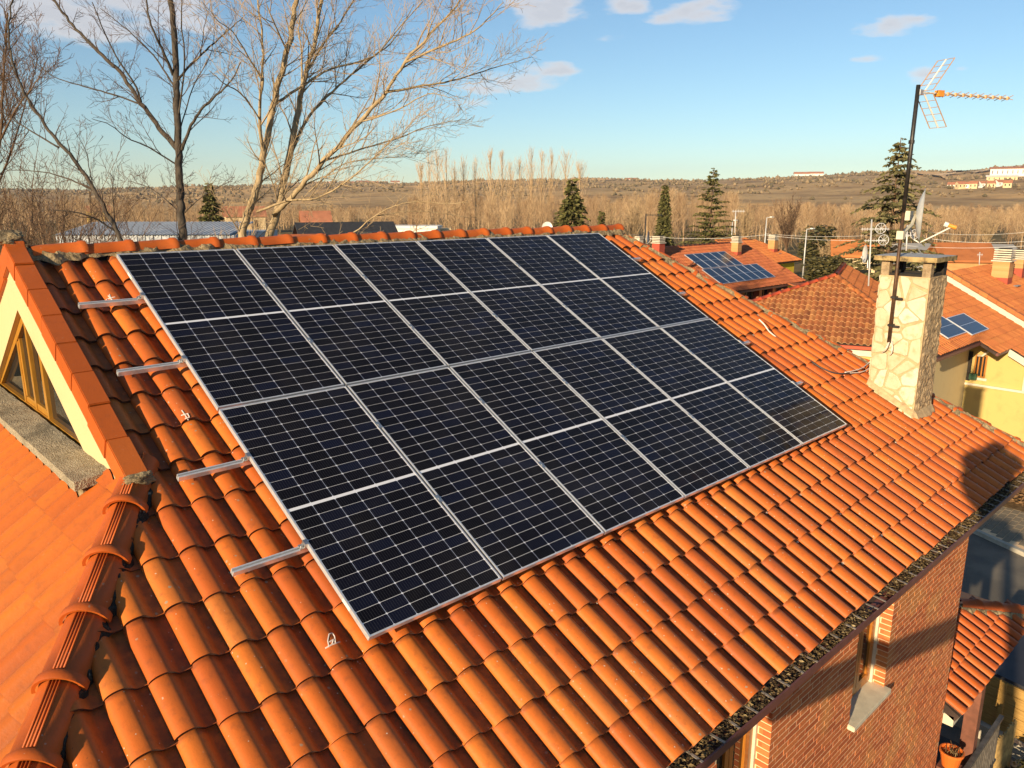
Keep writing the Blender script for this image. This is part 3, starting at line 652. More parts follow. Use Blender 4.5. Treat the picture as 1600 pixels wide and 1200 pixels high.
# ------------------------------------------------------------------ walls, bricks, windows, gutter
def build_walls():
    yf = -4.75; xe = 7.55
    ops = [(2.13, 2.93, 4.66, 6.02), (4.50, 5.32, 4.66, 6.02)]
    mb = MB(); yj = yf + .0025
    def wallbox(x0, x1, z0, z1): mb.box((x0, yj, z0), (x1, yf + .25, z1))
    xs = [-2.3, ops[0][0], ops[0][1], ops[1][0], ops[1][1], xe - .006]
    wallbox(xs[0], xs[1], 0, 6.2); wallbox(xs[2], xs[3], 0, 6.2); wallbox(xs[4], xs[5], 0, 6.2)
    for (a, b, z0, z1) in ops: wallbox(a, b, 0, z0); wallbox(a, b, z1, 6.2)
    mb.box((xe - .25, yf + .25, 0), (xe - .006, 5.6, 6.2)); mb.box((-2.3, yf + .25, 0), (-2.05, 5.6, 6.2)); mb.box((-2.05, 5.35, 0), (xe - .25, 5.6, 6.2))
    mb.build('wall', M['joint'], house)
    bricks = []; bl, bh, jt = .238, .046, .0125; z = 1.6; row = 0
    while z + bh < 6.14:
        x = -.4 + (row % 2) * (.1885) + rnd.uniform(-.006, .006); k_ = 0
        while x < xe - .01:
            x1 = min(x + (bl if k_ % 2 == 0 else .114), xe)
            segs = [(x, x1)]
            for (a, b, z0, z1) in ops:
                if z + bh > z0 and z < z1:
                    ns = []
                    for (p, q) in segs:
                        if q <= a or p >= b: ns.append((p, q))
                        else:
                            if p < a - .02: ns.append((p, min(q, a + .003)))
                            if q > b + .02: ns.append((max(p, b - .003), q))
                    segs = ns
            for (p, q) in segs:
                if q - p > .03: bricks.append(((p, yf + rnd.uniform(-.0015, .001), z), (q, yf + .10, z + bh)))
            x += (bl if k_ % 2 == 0 else .114) + jt; k_ += 1
        # reveal bricks on the right jambs (the returns of the wall bricks)
        for (a, b, z0, z1) in ops:
            if z > z0 and z + bh < z1: bricks.append(((b - .0055, yf + .0035, z + .001), (b + .03, yf + (.112 if row % 2 else .066), z + bh - .001)))
        z += bh + jt; row += 1
    sc_ = []
    for lo, hi in bricks:
        p0 = px_of((lo[0], lo[1], lo[2])); p1 = px_of((hi[0], lo[1], lo[2])); p2 = px_of((lo[0], lo[1], hi[2]))
        cx, cy = p0[0], p0[1]; a = abs((p1[0] - p0[0]) * (p2[1] - p0[1]) - (p2[0] - p0[0]) * (p1[1] - p0[1]))
        if not (-20 < cx < 1620 and 0 < cy < 1215) or p0[2] < 1: a = -1
        elif cy < px_of((lo[0], -5.14, 6.08))[1] - 8: a = 0      # behind the gutter
        sc_.append((a, lo, hi))
    sc_.sort(key=lambda t: -t[0]); rest = MB(); cache = {}
    for i, (a, lo, hi) in enumerate(sc_):
        if i < 300:
            key = (round(hi[0] - lo[0], 3), round(hi[1] - lo[1], 3), bh)
            if key not in cache:
                mb = MB(); mb.box((0, 0, 0), (hi[0] - lo[0], hi[1] - lo[1], bh)); cache[key] = mb.mesh('brick', [M['brick']])
            inst(cache[key], 'brick', house, Matrix.Translation(lo))
        else: rest.box(lo, hi)
    o = rest.build('bricks', M['brick'], house); o['kind'] = 'stuff'
    for (a, b, z0, z1) in ops:
        yw = yf + .137
        for (p, q) in ((b - .03, b - .004), (a + .004, a + .03)): mb = MB(); mb.box((p, yf + .1125, z0), (q, yw + .06, z1)); mb.build('jamb', M['limestone'], house)
        mb = MB()
        for (p, q) in ((a + .03, a + .10), (b - .10, b - .03)): mb.box((p, yw, z0 + .03), (q, yw + .06, z1))
        mb.box((a + .10, yw, z0 + .03), (b - .10, yw + .06, z0 + .10)); mb.box((a + .10, yw, z1 - .07), (b - .10, yw + .06, z1))
        wn = mb.build('window', M['wood'], house)
        mb = MB(); c_ = (a + b) / 2
        for (p, q) in ((a + .105, c_ - .004), (c_ + .004, b - .105)):
            mb.box((p, yw - .012, z0 + .105), (p + .055, yw + .04, z1 - .075)); mb.box((q - .055, yw - .012, z0 + .105), (q, yw + .04, z1 - .075))
            mb.box((p + .055, yw - .012, z0 + .105), (q - .055, yw + .04, z0 + .16)); mb.box((p + .055, yw - .012, z1 - .13), (q - .055, yw + .04, z1 - .075))
        mb.build('sash', M['wood'], wn)
        for (p, q) in ((a + .16, c_ - .06), (c_ + .06, b - .16)):
            mb = MB(); mb.box((p, yw + .01, z0 + .16), (q, yw + .018, z1 - .13)); mb.build('pane', M['glass'], wn)
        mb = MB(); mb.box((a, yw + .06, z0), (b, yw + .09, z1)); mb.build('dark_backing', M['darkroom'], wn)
        bm = bmesh.new(); bmesh.ops.create_cube(bm, size=1)
        for v in bm.verts: v.co = Vector(((a + b) / 2 + v.co.x * (b - a + .05), yf + .045 + v.co.y * .22 + .0, z0 - .025 + v.co.z * .052 + (v.co.y + .5) * .012))
        bmesh.ops.bevel(bm, geom=bm.edges[:], offset=.006, segments=2, affect='EDGES'); me = bpy.data.meshes.new('sill'); bm.to_mesh(me); bm.free(); me.materials.append(M['limestone'])
        o = bpy.data.objects.new('window_sill', me); col.objects.link(o); parent(o, house)
    # gutter
    gy, gz, gr = -4.968, 6.108, .048
    mb = MB(); n = 10; xs_ = [-2.75 + i * .5 for i in range(26)]; xs_[-1] = 9.62
    for x in xs_:
        for k in range(n + 1):
            a = math.pi + math.pi * k / n; mb.v.append((x, gy - math.cos(a) * gr, gz + math.sin(a) * gr))
        mb.v.append((x, gy - gr - .012, gz + .004)); mb.v.append((x, gy - gr - .014, gz - .02))
        for k in range(n + 1):
            a = math.pi * 2 - math.pi * k / n; mb.v.append((x, gy + math.cos(a) * (gr + .004) * -1 * -1, gz + math.sin(a) * (gr + .004)))
    m_ = (n + 1) * 2 + 2
    for i in range(len(xs_) - 1):
        for k in range(n): mb.face((i * m_ + k, i * m_ + k + 1, (i + 1) * m_ + k + 1, (i + 1) * m_ + k))
        b = n + 3
        for k in range(n): mb.face((i * m_ + b + k, i * m_ + b + k + 1, (i + 1) * m_ + b + k + 1, (i + 1) * m_ + b + k))
    for x0, x1 in zip(xs_[:-1], xs_[1:]):       # outer bead and face board of the gutter
        mb.box((x0, gy - gr - .018, gz - .052), (x1, gy - gr - .004, gz + .010))
    gut = mb.build('gutter', M['brownmetal'], house)
    mb = MB(); mb.box((-.010, -.085, -.002), (.010, .085, .002)); bk = mb.mesh('bracket', [M['bracket']])
    for k in range(-17, 39):
        x = 1.29 + TW * k + .19 + rnd.uniform(-.02, .02)
        inst(bk, 'bracket', house, Matrix.Translation((x, gy + .025, gz + .020)) @ Matrix.Rotation(.12 + rnd.uniform(-.05, .05), 4, 'X') @ Matrix.Rotation(rnd.uniform(-.12, .12), 4, 'Z'))
    mb = MB(); mb.box((-2.4, -4.89, 6.03), (9.4, -4.76, 6.05)); mb.box((-2.4, -4.915, 6.00), (9.4, -4.895, 6.08)); mb.build('soffit', M['brownmetal'], house)
    # leaves lying in the gutter
    mb = MB(); r2 = random.Random(11)
    for i in range(7200):
        x = r2.uniform(-.5, 9.5)
        if mnoise.noise(Vector((x * 1.3, 0, 4))) < -.35 + r2.uniform(-.2, .2): continue
        t = r2.uniform(-1, 1); y = gy + t * gr * .9; z = gz - gr * math.sqrt(max(0, 1 - t * t * .85)) * .55 + r2.uniform(0, .04) + max(0, t) * .02
        s = r2.uniform(.007, .022); Mx = Matrix.Translation((x, y, z)) @ Matrix.Rotation(r2.uniform(0, 6.3), 4, 'Z') @ Matrix.Rotation(r2.uniform(-.9, .9), 4, 'X')
        q = [Mx @ Vector(v) for v in ((-s, 0, 0), (0, -s * .5, .003), (s, 0, 0), (0, s * .5, .004))]; mb.add(q, [(0, 1, 2, 3)])
    o = mb.build('dead_leaves', M['dead']); tag(o, 'dry brown leaves lying in the gutter along the eave', 'leaves', kind='stuff')
build_walls()

# ------------------------------------------------------------------ chimney
def vor_cells(w_, h_, pts):
    out = []
    for i, p in enumerate(pts):
        poly = [(0, 0), (w_, 0), (w_, h_), (0, h_)]
        for j, q in enumerate(pts):
            if i == j: continue
            mx, my = (p[0] + q[0]) / 2, (p[1] + q[1]) / 2; nx, ny = q[0] - p[0], q[1] - p[1]
            res = []
            for k in range(len(poly)):
                a, b = poly[k], poly[(k + 1) % len(poly)]
                da = (a[0] - mx) * nx + (a[1] - my) * ny; db = (b[0] - mx) * nx + (b[1] - my) * ny
                if da <= 0: res.append(a)
                if (da < 0 < db) or (db < 0 < da):
                    t = da / (da - db); res.append((a[0] + (b[0] - a[0]) * t, a[1] + (b[1] - a[1]) * t))
            poly = res
            if len(poly) < 3: break
        if len(poly) >= 3: out.append(poly)
    return out
def shrink(poly, d):
    n = len(poly); cx = sum(p[0] for p in poly) / n; cy = sum(p[1] for p in poly) / n; res = poly
    for k in range(n):
        a, b = poly[k], poly[(k + 1) % n]; ex, ey = b[0] - a[0], b[1] - a[1]; l = math.hypot(ex, ey)
        if l < 1e-6: continue
        nx, ny = -ey / l, ex / l; px, py = a[0] + nx * d, a[1] + ny * d; new = []
        for i in range(len(res)):
            p, q = res[i], res[(i + 1) % len(res)]; dp = (p[0] - px) * nx + (p[1] - py) * ny; dq = (q[0] - px) * nx + (q[1] - py) * ny
            if dp >= 0: new.append(p)
            if dp * dq < 0: t = dp / (dp - dq); new.append((p[0] + (q[0] - p[0]) * t, p[1] + (q[1] - p[1]) * t))
        res = new
        if len(res) < 3: return None
    return res
def chaikin(poly):
    out = []
    for i in range(len(poly)):
        a, b = poly[i], poly[(i + 1) % len(poly)]
        out += [(a[0] * .88 + b[0] * .12, a[1] * .88 + b[1] * .12), (a[0] * .12 + b[0] * .88, a[1] * .12 + b[1] * .88)]
    return out
CX0, CX1, CY0, CY1 = 8.0, 8.57, -3.83, -3.24
def build_chimney():
    zt = 8.53
    mb = MB(); mb.box((CX0, CY0, 6.3), (CX1, CY1, zt)); ch = mb.build('chimney', M['stonejoint'], house)
    r2 = random.Random(21); W = CY1 - CY0; H = 1.95; z0 = zt - H
    def stones(place, W, seed, mat_, n):
        r2 = random.Random(seed); pts = []
        for i in range(4000):
            p = (r2.uniform(.02, W - .02), r2.uniform(.02, H - .02))
            if all(math.hypot((p[0] - q[0]) * 1.0, (p[1] - q[1]) * 1.15) > r2.choice((.10, .15, .19, .26)) for q in pts): pts.append(p)
            if len(pts) >= n: break
        for poly in vor_cells(W, H, pts):
            s_ = shrink(poly, r2.uniform(.005, .014))
            if not s_: continue
            s_ = [(x + r2.uniform(-.014, .010), y + r2.uniform(-.012, .012)) for x, y in s_]
            s_ = chaikin(s_); d = r2.uniform(.010, .022); mb = MB(); n_ = len(s_)
            cx, cy = sum(p[0] for p in s_) / n_, sum(p[1] for p in s_) / n_
            vs = [place(x, y, -.002) for x, y in s_] + [place(x, y, d * .7) for x, y in s_] + [place(cx + (x - cx) * .88, cy + (y - cy) * .88, d + r2.uniform(-.002, .003)) for x, y in s_]
            fs = [(i, (i + 1) % n_, n_ + (i + 1) % n_, n_ + i) for i in range(n_)] + [(n_ + i, n_ + (i + 1) % n_, 2 * n_ + (i + 1) % n_, 2 * n_ + i) for i in range(n_)] + [tuple(2 * n_ + i for i in range(n_))]
            mb.add(vs, fs); mb.build('stone', mat_, ch)
    stones(lambda a, b, d: Vector((CX0 - d, CY1 - a, z0 + b)), W, 31, M['stone'], 34)
    stones(lambda a, b, d: Vector((CX0 + a, CY1 + d, z0 + b)), CX1 - CX0, 33, M['stone'], 36)
    # rough hewn face towards -Y
    mb = MB(); nx, nz = 26, 84
    for j in range(nz + 1):
        for i in range(nx + 1):
            x = CX0 + .012 + (CX1 - CX0 - .012) * i / nx; z = z0 + H * j / nz
            d = .012 + .020 * abs(mnoise.noise(Vector((x * 9, z * 6, 1)))) + .018 * mnoise.noise(Vector((x * 24, z * 13, 5))) + .010 * mnoise.noise(Vector((x * 60, z * 50, 9)))
            if i in (0, nx): d = .004
            mb.v.append((x, CY0 - max(.002, d), z))
    for j in range(nz):
        for i in range(nx): a = j * (nx + 1) + i; mb.face((a, a + 1, a + nx + 2, a + nx + 1))
    mb.build('rough_stone_face', M['roughstone'], ch)
    # cowl: corner posts, sooty throat, slab
    for (x, y, m_) in ((CX0, CY0, 'roughstone'), (CX0, CY1 - .10, 'roughstone'), (CX1 - .12, CY0, 'soot_shade'), (CX1 - .12, CY1 - .10, 'soot_shade')):
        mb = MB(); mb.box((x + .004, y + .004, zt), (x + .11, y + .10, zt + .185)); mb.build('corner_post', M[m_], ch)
    mb = MB(); mb.box((CX0 + .10, CY0 + .09, zt - .01), (CX1 - .1, CY1 - .09, zt + .012)); mb.build('flue_opening', M['soot_shade'], ch)
    mb = MB()
    for (x0, x1, y0, y1) in ((CX0 + .11, CX1 - .12, CY0 + .02, CY0 + .08), (CX0 + .11, CX1 - .12, CY1 - .08, CY1 - .02), (CX0 + .02, CX0 + .09, CY0 + .10, CY1 - .10), (CX1 - .09, CX1 - .02, CY0 + .10, CY1 - .1)):
        mb.box((x0, y0, zt), (x1, y1, zt + .03))
    mb.build('sooty_rim', M['soot_shade'], ch)
    bm = bmesh.new(); bmesh.ops.create_cube(bm, size=1); bmesh.ops.subdivide_edges(bm, edges=bm.edges[:], cuts=7, use_grid_fill=True)
    for v in bm.verts:
        p = Vector(((CX0 + CX1) / 2 + v.co.x * .72, (CY0 + CY1) / 2 + v.co.y * .74, zt + .215 + v.co.z * .058)); v.co = p + mnoise.noise_vector(p * 22) * .005
    me = bpy.data.meshes.new('slab'); bm.to_mesh(me); bm.free(); me.materials.append(M['slab']); me.materials.append(M['slabedge'])
    for p in me.polygons: p.material_index = 1 if abs(p.normal.z) < .7 or p.normal.z < 0 else 0
    o = bpy.data.objects.new('chimney_cap', me); col.objects.link(o); parent(o, ch)
    # mortar flashing round the foot
    mb = MB(); n = 24; ring = []
    for (a, b, dx, dy) in (((CX0, CY1), (CX0, CY0), -1, 0), ((CX0, CY0), (CX1, CY0), 0, -1), ((CX1, CY0), (CX1, CY1), 1, 0)):
        for i in range(n + 1):
            t = i / n; x = a[0] + (b[0] - a[0]) * t; y = a[1] + (b[1] - a[1]) * t
            w_ = .075 * (1 + .35 * mnoise.noise(Vector((x * 9, y * 9, 2)))); rz = lambda yy: ZT + yy * SP / CP + (-.095) / CP
            ring.append(((x, y, rz(y) + .055), (x + dx * w_ * .5, y + dy * w_ * .5, rz(y + dy * w_ * .5) + .03), (x + dx * w_, y + dy * w_, rz(y + dy * w_) - .02)))
    for i, tri in enumerate(ring): mb.v += list(tri)
    for i in range(len(ring) - 1):
        for k in range(2): mb.face((i * 3 + k, i * 3 + k + 1, (i + 1) * 3 + k + 1, (i + 1) * 3 + k))
    mb.build('mortar_flashing', M['stonejoint'], ch)
build_chimney()

# ------------------------------------------------------------------ solar array
def build_panels():
    pw, ph, g, th = 1.038, 2.094, .02, .035
    fr = MB(); lip = .011
    fr.box((0, 0, -th), (lip, ph, 0)); fr.box((pw - lip, 0, -th), (pw, ph, 0)); fr.box((lip, 0, -th), (pw - lip, lip, 0)); fr.box((lip, ph - lip, -th), (pw - lip, ph, 0))
    fme = fr.mesh('frame', [M['alu']])
    bs = MB(); bs.box((lip, lip, -.010), (pw - lip, ph - lip, -.0042)); bme = bs.mesh('backsheet', [M['backsheet']])
    lb = MB(); lb.box((0, 0, 0), (.0012, .085, .022)); lme = lb.mesh('label', [M['farwhite']])
    cw, chh, cf = .1646, .0822, .0065; z0, z1 = -.0046, -.0030
    cm = MB(); x0, y0, x1, y1 = -cw / 2, -chh / 2, cw / 2, chh / 2
    poly = [(x0 + cf, y0), (x1 - cf, y0), (x1, y0 + cf), (x1, y1 - cf), (x1 - cf, y1), (x0 + cf, y1), (x0, y1 - cf), (x0, y0 + cf)]
    cm.add([(x, y, z1) for x, y in poly] + [(x, y, z0) for x, y in poly], [tuple(range(8))] + [(8 + i, 8 + (i + 1) % 8, (i + 1) % 8, i) for i in range(8)])
    cme = cm.mesh('cell', [M['cell']])
    pu = (pw - 2 * .0125) / 6; pv = .0853
    rowname = ['upper', 'lower']
    place_ = [['leftmost panel of the upper row, by the gable coping', 'second panel from the left in the upper row', 'third panel from the left in the upper row', 'fourth panel from the left in the upper row', 'fifth panel from the left in the upper row', 'rightmost panel of the upper row, under the ridge end'],
              ['leftmost panel of the lower row, nearest the viewer', 'second panel from the left in the lower row', 'third panel from the left in the lower row', 'fourth panel from the left in the lower row', 'fifth panel from the left in the lower row', 'rightmost panel of the lower row, nearest the stone chimney']]
    for r in (0, 1):
        for c in range(6):
            vb = ph if r == 0 else 2 * ph + g
            mw = roof_mat(c * (pw + g), vb, 0)
            e = empty('solar_panel', 'black solar panel with silver frame, ' + place_[r][c], 'solar panel', group='solar panels on the main roof', mw=mw)
            inst(fme, 'frame', e, Matrix.Identity(4), True); inst(bme, 'backsheet', e, Matrix.Identity(4), True)
            for half in (0, 1):
                for j in range(12):
                    y = .0125 + pv * (j + .5) if half == 0 else ph - .0125 - pv * (j + .5)
                    for i in range(6): inst(cme, 'cell', e, Matrix.Translation((.0125 + pu * (i + .5), y, 0)), True)
            if c == 0: inst(lme, 'label', e, Matrix.Translation((-.0014, ph - .36 if r == 0 else .22, -.030)), True)
    # rails
    names = ['topmost', 'second from the top', 'third from the top', 'lowest']
    for k, v in enumerate((.625, 1.49, 2.61, 3.44)):
        e = empty('mounting_rail', 'silver aluminium rail under the panels, ' + names[k] + ' of the four', 'rail', group='rails carrying the solar panels', mw=roof_mat(0, v, -.042))
        mb = MB(); x0, x1 = -.475, 6.60
        for (a, b, c_, d) in ((-.017, -.006, -.036, .0), (.006, .017, -.036, .0), (-.006, .006, -.036, -.030), (-.006, .006, -.022, -.016)):
            mb.box((x0, a, c_), (x1, b, d))
        mb.box((x0, -.014, -.0), (x1, -.007, .003)); mb.box((x0, .007, 0), (x1, .014, .003))
        mb.build('profile', M['alu'], e, local=True)
        mb = MB(); mb.box((-.045, -.02, -.0), (-.012, .02, .012)); mb.box((-.020, -.02, .012), (.006, .02, .048)); mb.tube([(-.03, 0, .01), (-.03, 0, .026)], .009, 8); cl = mb.mesh('end_clamp', [M['galv']])
        inst(cl, 'end_clamp', e, Matrix.Identity(4), True)
        inst(cl, 'end_clamp', e, Matrix.Translation((6 * pw + 5 * g, 0, 0)) @ Matrix.Rotation(math.pi, 4, 'Z'), True)
        mb = MB(); mb.box((-.019, -.035, .042), (.019, .035, .0455)); mb.tube([(0, 0, .044), (0, 0, .05)], .008, 8); mc = mb.mesh('mid_clamp', [M['galv']])
        for c in range(1, 6): inst(mc, 'mid_clamp', e, Matrix.Translation((c * (pw + g) - g / 2, 0, 0)), True)
        mb = MB()
        for x in [i * 1.1 + .2 for i in range(6)]: mb.box((x, -.015, -.15), (x + .03, .015, -.04))
        mb.build('roof_hook', M['galv'], e, local=True)
build_panels()
# ------------------------------------------------------------------ things on the main roof
def build_mast():
    x, y = 7.925, -3.46
    e = empty('antenna_mast', 'tall rusty mast strapped to the stone chimney with a television antenna on top', 'antenna mast', (x, y, 7.72))
    mb = MB(); mb.tube([(x, y, 7.70), (x, y, 9.35)], .021, 10); mb.build('lower_pole', M['mast'], e, True)
    mb = MB(); mb.tube([(x, y, 9.30), (x, y - .005, 10.76)], .024, 10); mb.build('upper_pole', M['mastdark'], e, True)
    mb = MB(); mb.tube([(x - .045, y, 10.12), (x + .045, y, 10.12)], .008, 6); mb.tube([(x, y, 10.10), (x, y, 10.14)], .034, 10); mb.build('clamp_ring', M['mastdark'], e)
    for z in (7.92, 8.27):
        mb = MB(); mb.box((x - .03, y - .03, z - .012), (x + .10, y + .03, z + .012)); mb.box((x - .02, y - .10, z - .02), (x + .02, y - .02, z + .0)); mb.build('wall_bracket', M['mastdark'], e)
    # antenna
    th = R(22); rt = Vector((RW[0][0], RW[0][1], 0)).normalized(); fw = Vector((RW[2][0], RW[2][1], 0)).normalized()
    b = (rt * math.cos(th) + fw * math.sin(th)); ax = Vector((-b.y, b.x, 0)); o = Vector((x, y, 10.68)); up = Vector((0, 0, 1))
    mb = MB(); mb.tube([o, o + b * 1.56], .010, 6); boom = mb.build('boom', M['offwhite'], e)
    for k in range(9):
        p = o + b * (.50 + .128 * k); mb = MB()
        mb.tube([p - ax * .075 + up * .026, p + ax * .075 - up * .026], .004, 5); mb.tube([p - ax * .075 - up * .026, p + ax * .075 + up * .026], .004, 5)
        mb.box((-.016, -.012, -.02), (.016, .012, .02), Matrix.Translation(p)); mb.build('director', M['copper'], boom)
    mb = MB(); p = o + b * .36; mb.box((-.045, -.032, -.035), (.045, .032, .035), Matrix.Translation(p) @ Matrix.Rotation(math.atan2(b.y, b.x), 4, 'Z')); mb.build('dipole_box', M['orangeplastic'], boom)
    mb = MB(); mb.box((-.03, -.03, -.03), (.06, .03, .03), Matrix.Translation(o + b * .03)); mb.build('mount', M['galv'], boom)
    for sgn in (1, -1):
        d = (b * .62 + up * .80 * sgn).normalized(); mbf = MB(); mbw = MB(); q0 = o + b * .12 + up * .02 * sgn; L = .46; hw = .115
        for s_ in (-1, 1): mbf.tube([q0 + ax * hw * s_, q0 + ax * hw * s_ + d * L], .006, 5)
        for i in range(6): mbf.tube([q0 - ax * hw + d * L * i / 5, q0 + ax * hw + d * L * i / 5], .0035, 5)
        mbw.tube([q0, q0 + d * L], .010, 6)
        g = mbf.build('reflector_grid', M['copper'], e); mbw.build('reflector_spine', M['offwhite'], g)
    # dish carried on the same mast
    c = at(1436, 337, 10.1); vd = (c - Vector(CAM)).normalized(); n = vd.cross(up).normalized(); u = n.cross(up).normalized(); v = u.cross(n)
    e2 = empty('satellite_dish', 'pale satellite dish seen edge on, bolted to the rusty mast above the stone chimney', 'satellite dish', c)
    mb = MB(); nr, na = 6, 28
    for i in range(nr + 1):
        r = i / nr
        for k in range(na):
            a = 2 * math.pi * k / na; p = c + u * (.29 * r * math.cos(a)) + v * (.335 * r * math.sin(a)) + n * (.075 * r * r - .04); mb.v.append(tuple(p))
    for i in range(nr):
        for k in range(na): mb.face((i * na + k, i * na + (k + 1) % na, (i + 1) * na + (k + 1) % na, (i + 1) * na + k))
    mb.build('reflector', M['offwhite'], e2, True)
    mb = MB(); mb.tube([tuple(c + u * (.292 * math.cos(2 * math.pi * k / na)) + v * (.337 * math.sin(2 * math.pi * k / na)) + n * .035) for k in range(na + 1)], .006, 5, False); mb.build('rim', M['dishgrey'], e2)
    f_ = at(1488, 354, 9.95); b0 = c - v * .335 + n * .02
    mb = MB(); mb.tube([b0 - n * .12 + v * .22, b0 - n * .05 + v * .03, b0 + n * .02 - v * .012, b0.lerp(f_, .5) - v * .015, f_], .010, 6); mb.build('arm', M['cable'], e2)
    mb = MB(); d = (c - f_).normalized(); mb.tube([f_ - d * .05, f_ + d * .05], .026, 8); mb.build('lnb_body', M['orangeplastic'], e2)
    mb = MB(); mb.tube([f_ + d * .05, f_ + d * .10], .032, 8); mb.build('feed_horn', M['offwhite'], e2)
    mp = Vector((x, y, 9.03)); mb = MB(); mb.tube([mp, mp.lerp(c, .6) - v * .02, c - n * .05], .022, 6); mb.box((-.05, -.05, -.06), (.05, .05, .06), Matrix.Translation(c - n * .10)); mb.box((-.04, -.04, -.05), (.04, .04, .05), Matrix.Translation(mp)); mb.build('mount_bracket', M['limestone'], e2)
build_mast()
def cable(name, pts, r, mat_, label, sag=None, group=None):
    P = [Vector(p) for p in pts]; out = []
    for i in range(len(P) - 1):
        a = P[max(0, i - 1)]; b = P[i]; c = P[i + 1]; d = P[min(len(P) - 1, i + 2)]
        for k in range(6):
            t = k / 6; out.append(.5 * ((2 * b) + (c - a) * t + (2 * a - 5 * b + 4 * c - d) * t * t + (3 * b - a - 3 * c + d) * t ** 3))
    out.append(P[-1]); mb = MB(); mb.tube(out, r, 6); o = mb.build(name, M[mat_], None, True); tag(o, label, 'cable', group); return o
def rp(px, py, h): return on(px, py, uvw(0, 0, h), (0, -SP, CP))
cable('antenna_cable', [(7.93, -3.47, 7.72), (7.90, -3.42, 7.58), rp(1362, 563, -.06) , rp(1345, 576, -.09), rp(1320, 582, -.10)], .007, 'cable', 'white antenna cable sagging from the mast foot onto the roof tiles, upper of two', group='white cables by the chimney')
cable('antenna_cable', [(7.945, -3.49, 7.72), (7.93, -3.50, 7.55), rp(1372, 566, -.02), rp(1350, 580, -.09), rp(1326, 583, -.10)], .007, 'cable', 'white antenna cable hanging lower across the chimney face to the tiles', group='white cables by the chimney')
cable('roof_cable', [rp(1327, 583, -.10), rp(1305, 583, -.10), rp(1282, 574, -.115), rp(1264, 562, -.12), rp(1256, 559, -.16)], .010, 'darkcable', 'dark cable lying over the tiles beside the solar panels')
cable('verge_cable', [rp(1186, 499, -.03), rp(1194, 507, -.05), rp(1202, 518, -.09), rp(1212, 526, -.12)], .009, 'cable', 'short white cable curling over the right edge of the roof')
def surf_h(u, v):
    x = (u - 1.29) % TW; x_ = x; k = math.floor((V_EAVE - v) / .365); y = (V_EAVE - .365 * k) - v
    z = .006 + .054 * math.sin(math.acos(max(-1, min(1, 1 - x / .070)))) ** .9 if x < .070 else (.060 * (.5 + .5 * math.cos(math.pi * ((x - .07) / .1) ** 1.5)) if x < .17 else 0)
    return H_BASE + z + .030 * (1 - y / TL)
def on_tile(px, py):
    p = rp(px, py, -.11)
    for _ in range(4): u = p.x; v = -(p.y + SP * 0) ; d = p - uvw(0, 0, 0); v = -(d.y * CP + d.z * SP); h = surf_h(u, v) + .004; p = rp(px, py, h)
    return p
def chalk(strokes, label, P):
    mb = MB()
    for st in strokes:
        q = []
        for (a, b), (c, d) in zip(st[:-1], st[1:]):
            for k in range(4): q.append((a + (c - a) * k / 4, b + (d - b) * k / 4))
        q.append(st[-1]); mb.tube([on_tile(P[0] + a, P[1] + b) for a, b in q], .0042, 4)
    o = mb.build('chalk_mark', M['chalk']); tag(o, label, 'chalk mark', 'chalk marks on the tiles')
chalk([[(-9, 12), (2, 6), (14, 2)], [(-3, 10), (-5, 0), (-3, -10), (2, -12), (6, -6), (7, 3)], [(-2, 2), (4, -2), (2, 5)]], 'white chalk mark shaped like a bell on a tile below the panel corner', (517, 1001))
chalk([[(-6, 2), (2, -1), (8, -2)], [(-1, -6), (3, 6)], [(-3, -4), (5, 4)]], 'small white chalk cross on a tile beside the top rail', (172, 466))
chalk([[(-5, -7), (0, 0), (5, 8)], [(-6, 1), (5, -2)], [(0, 6), (7, 4), (4, -2)]], 'scribbled white chalk mark on a tile below the second rail', (289, 648))

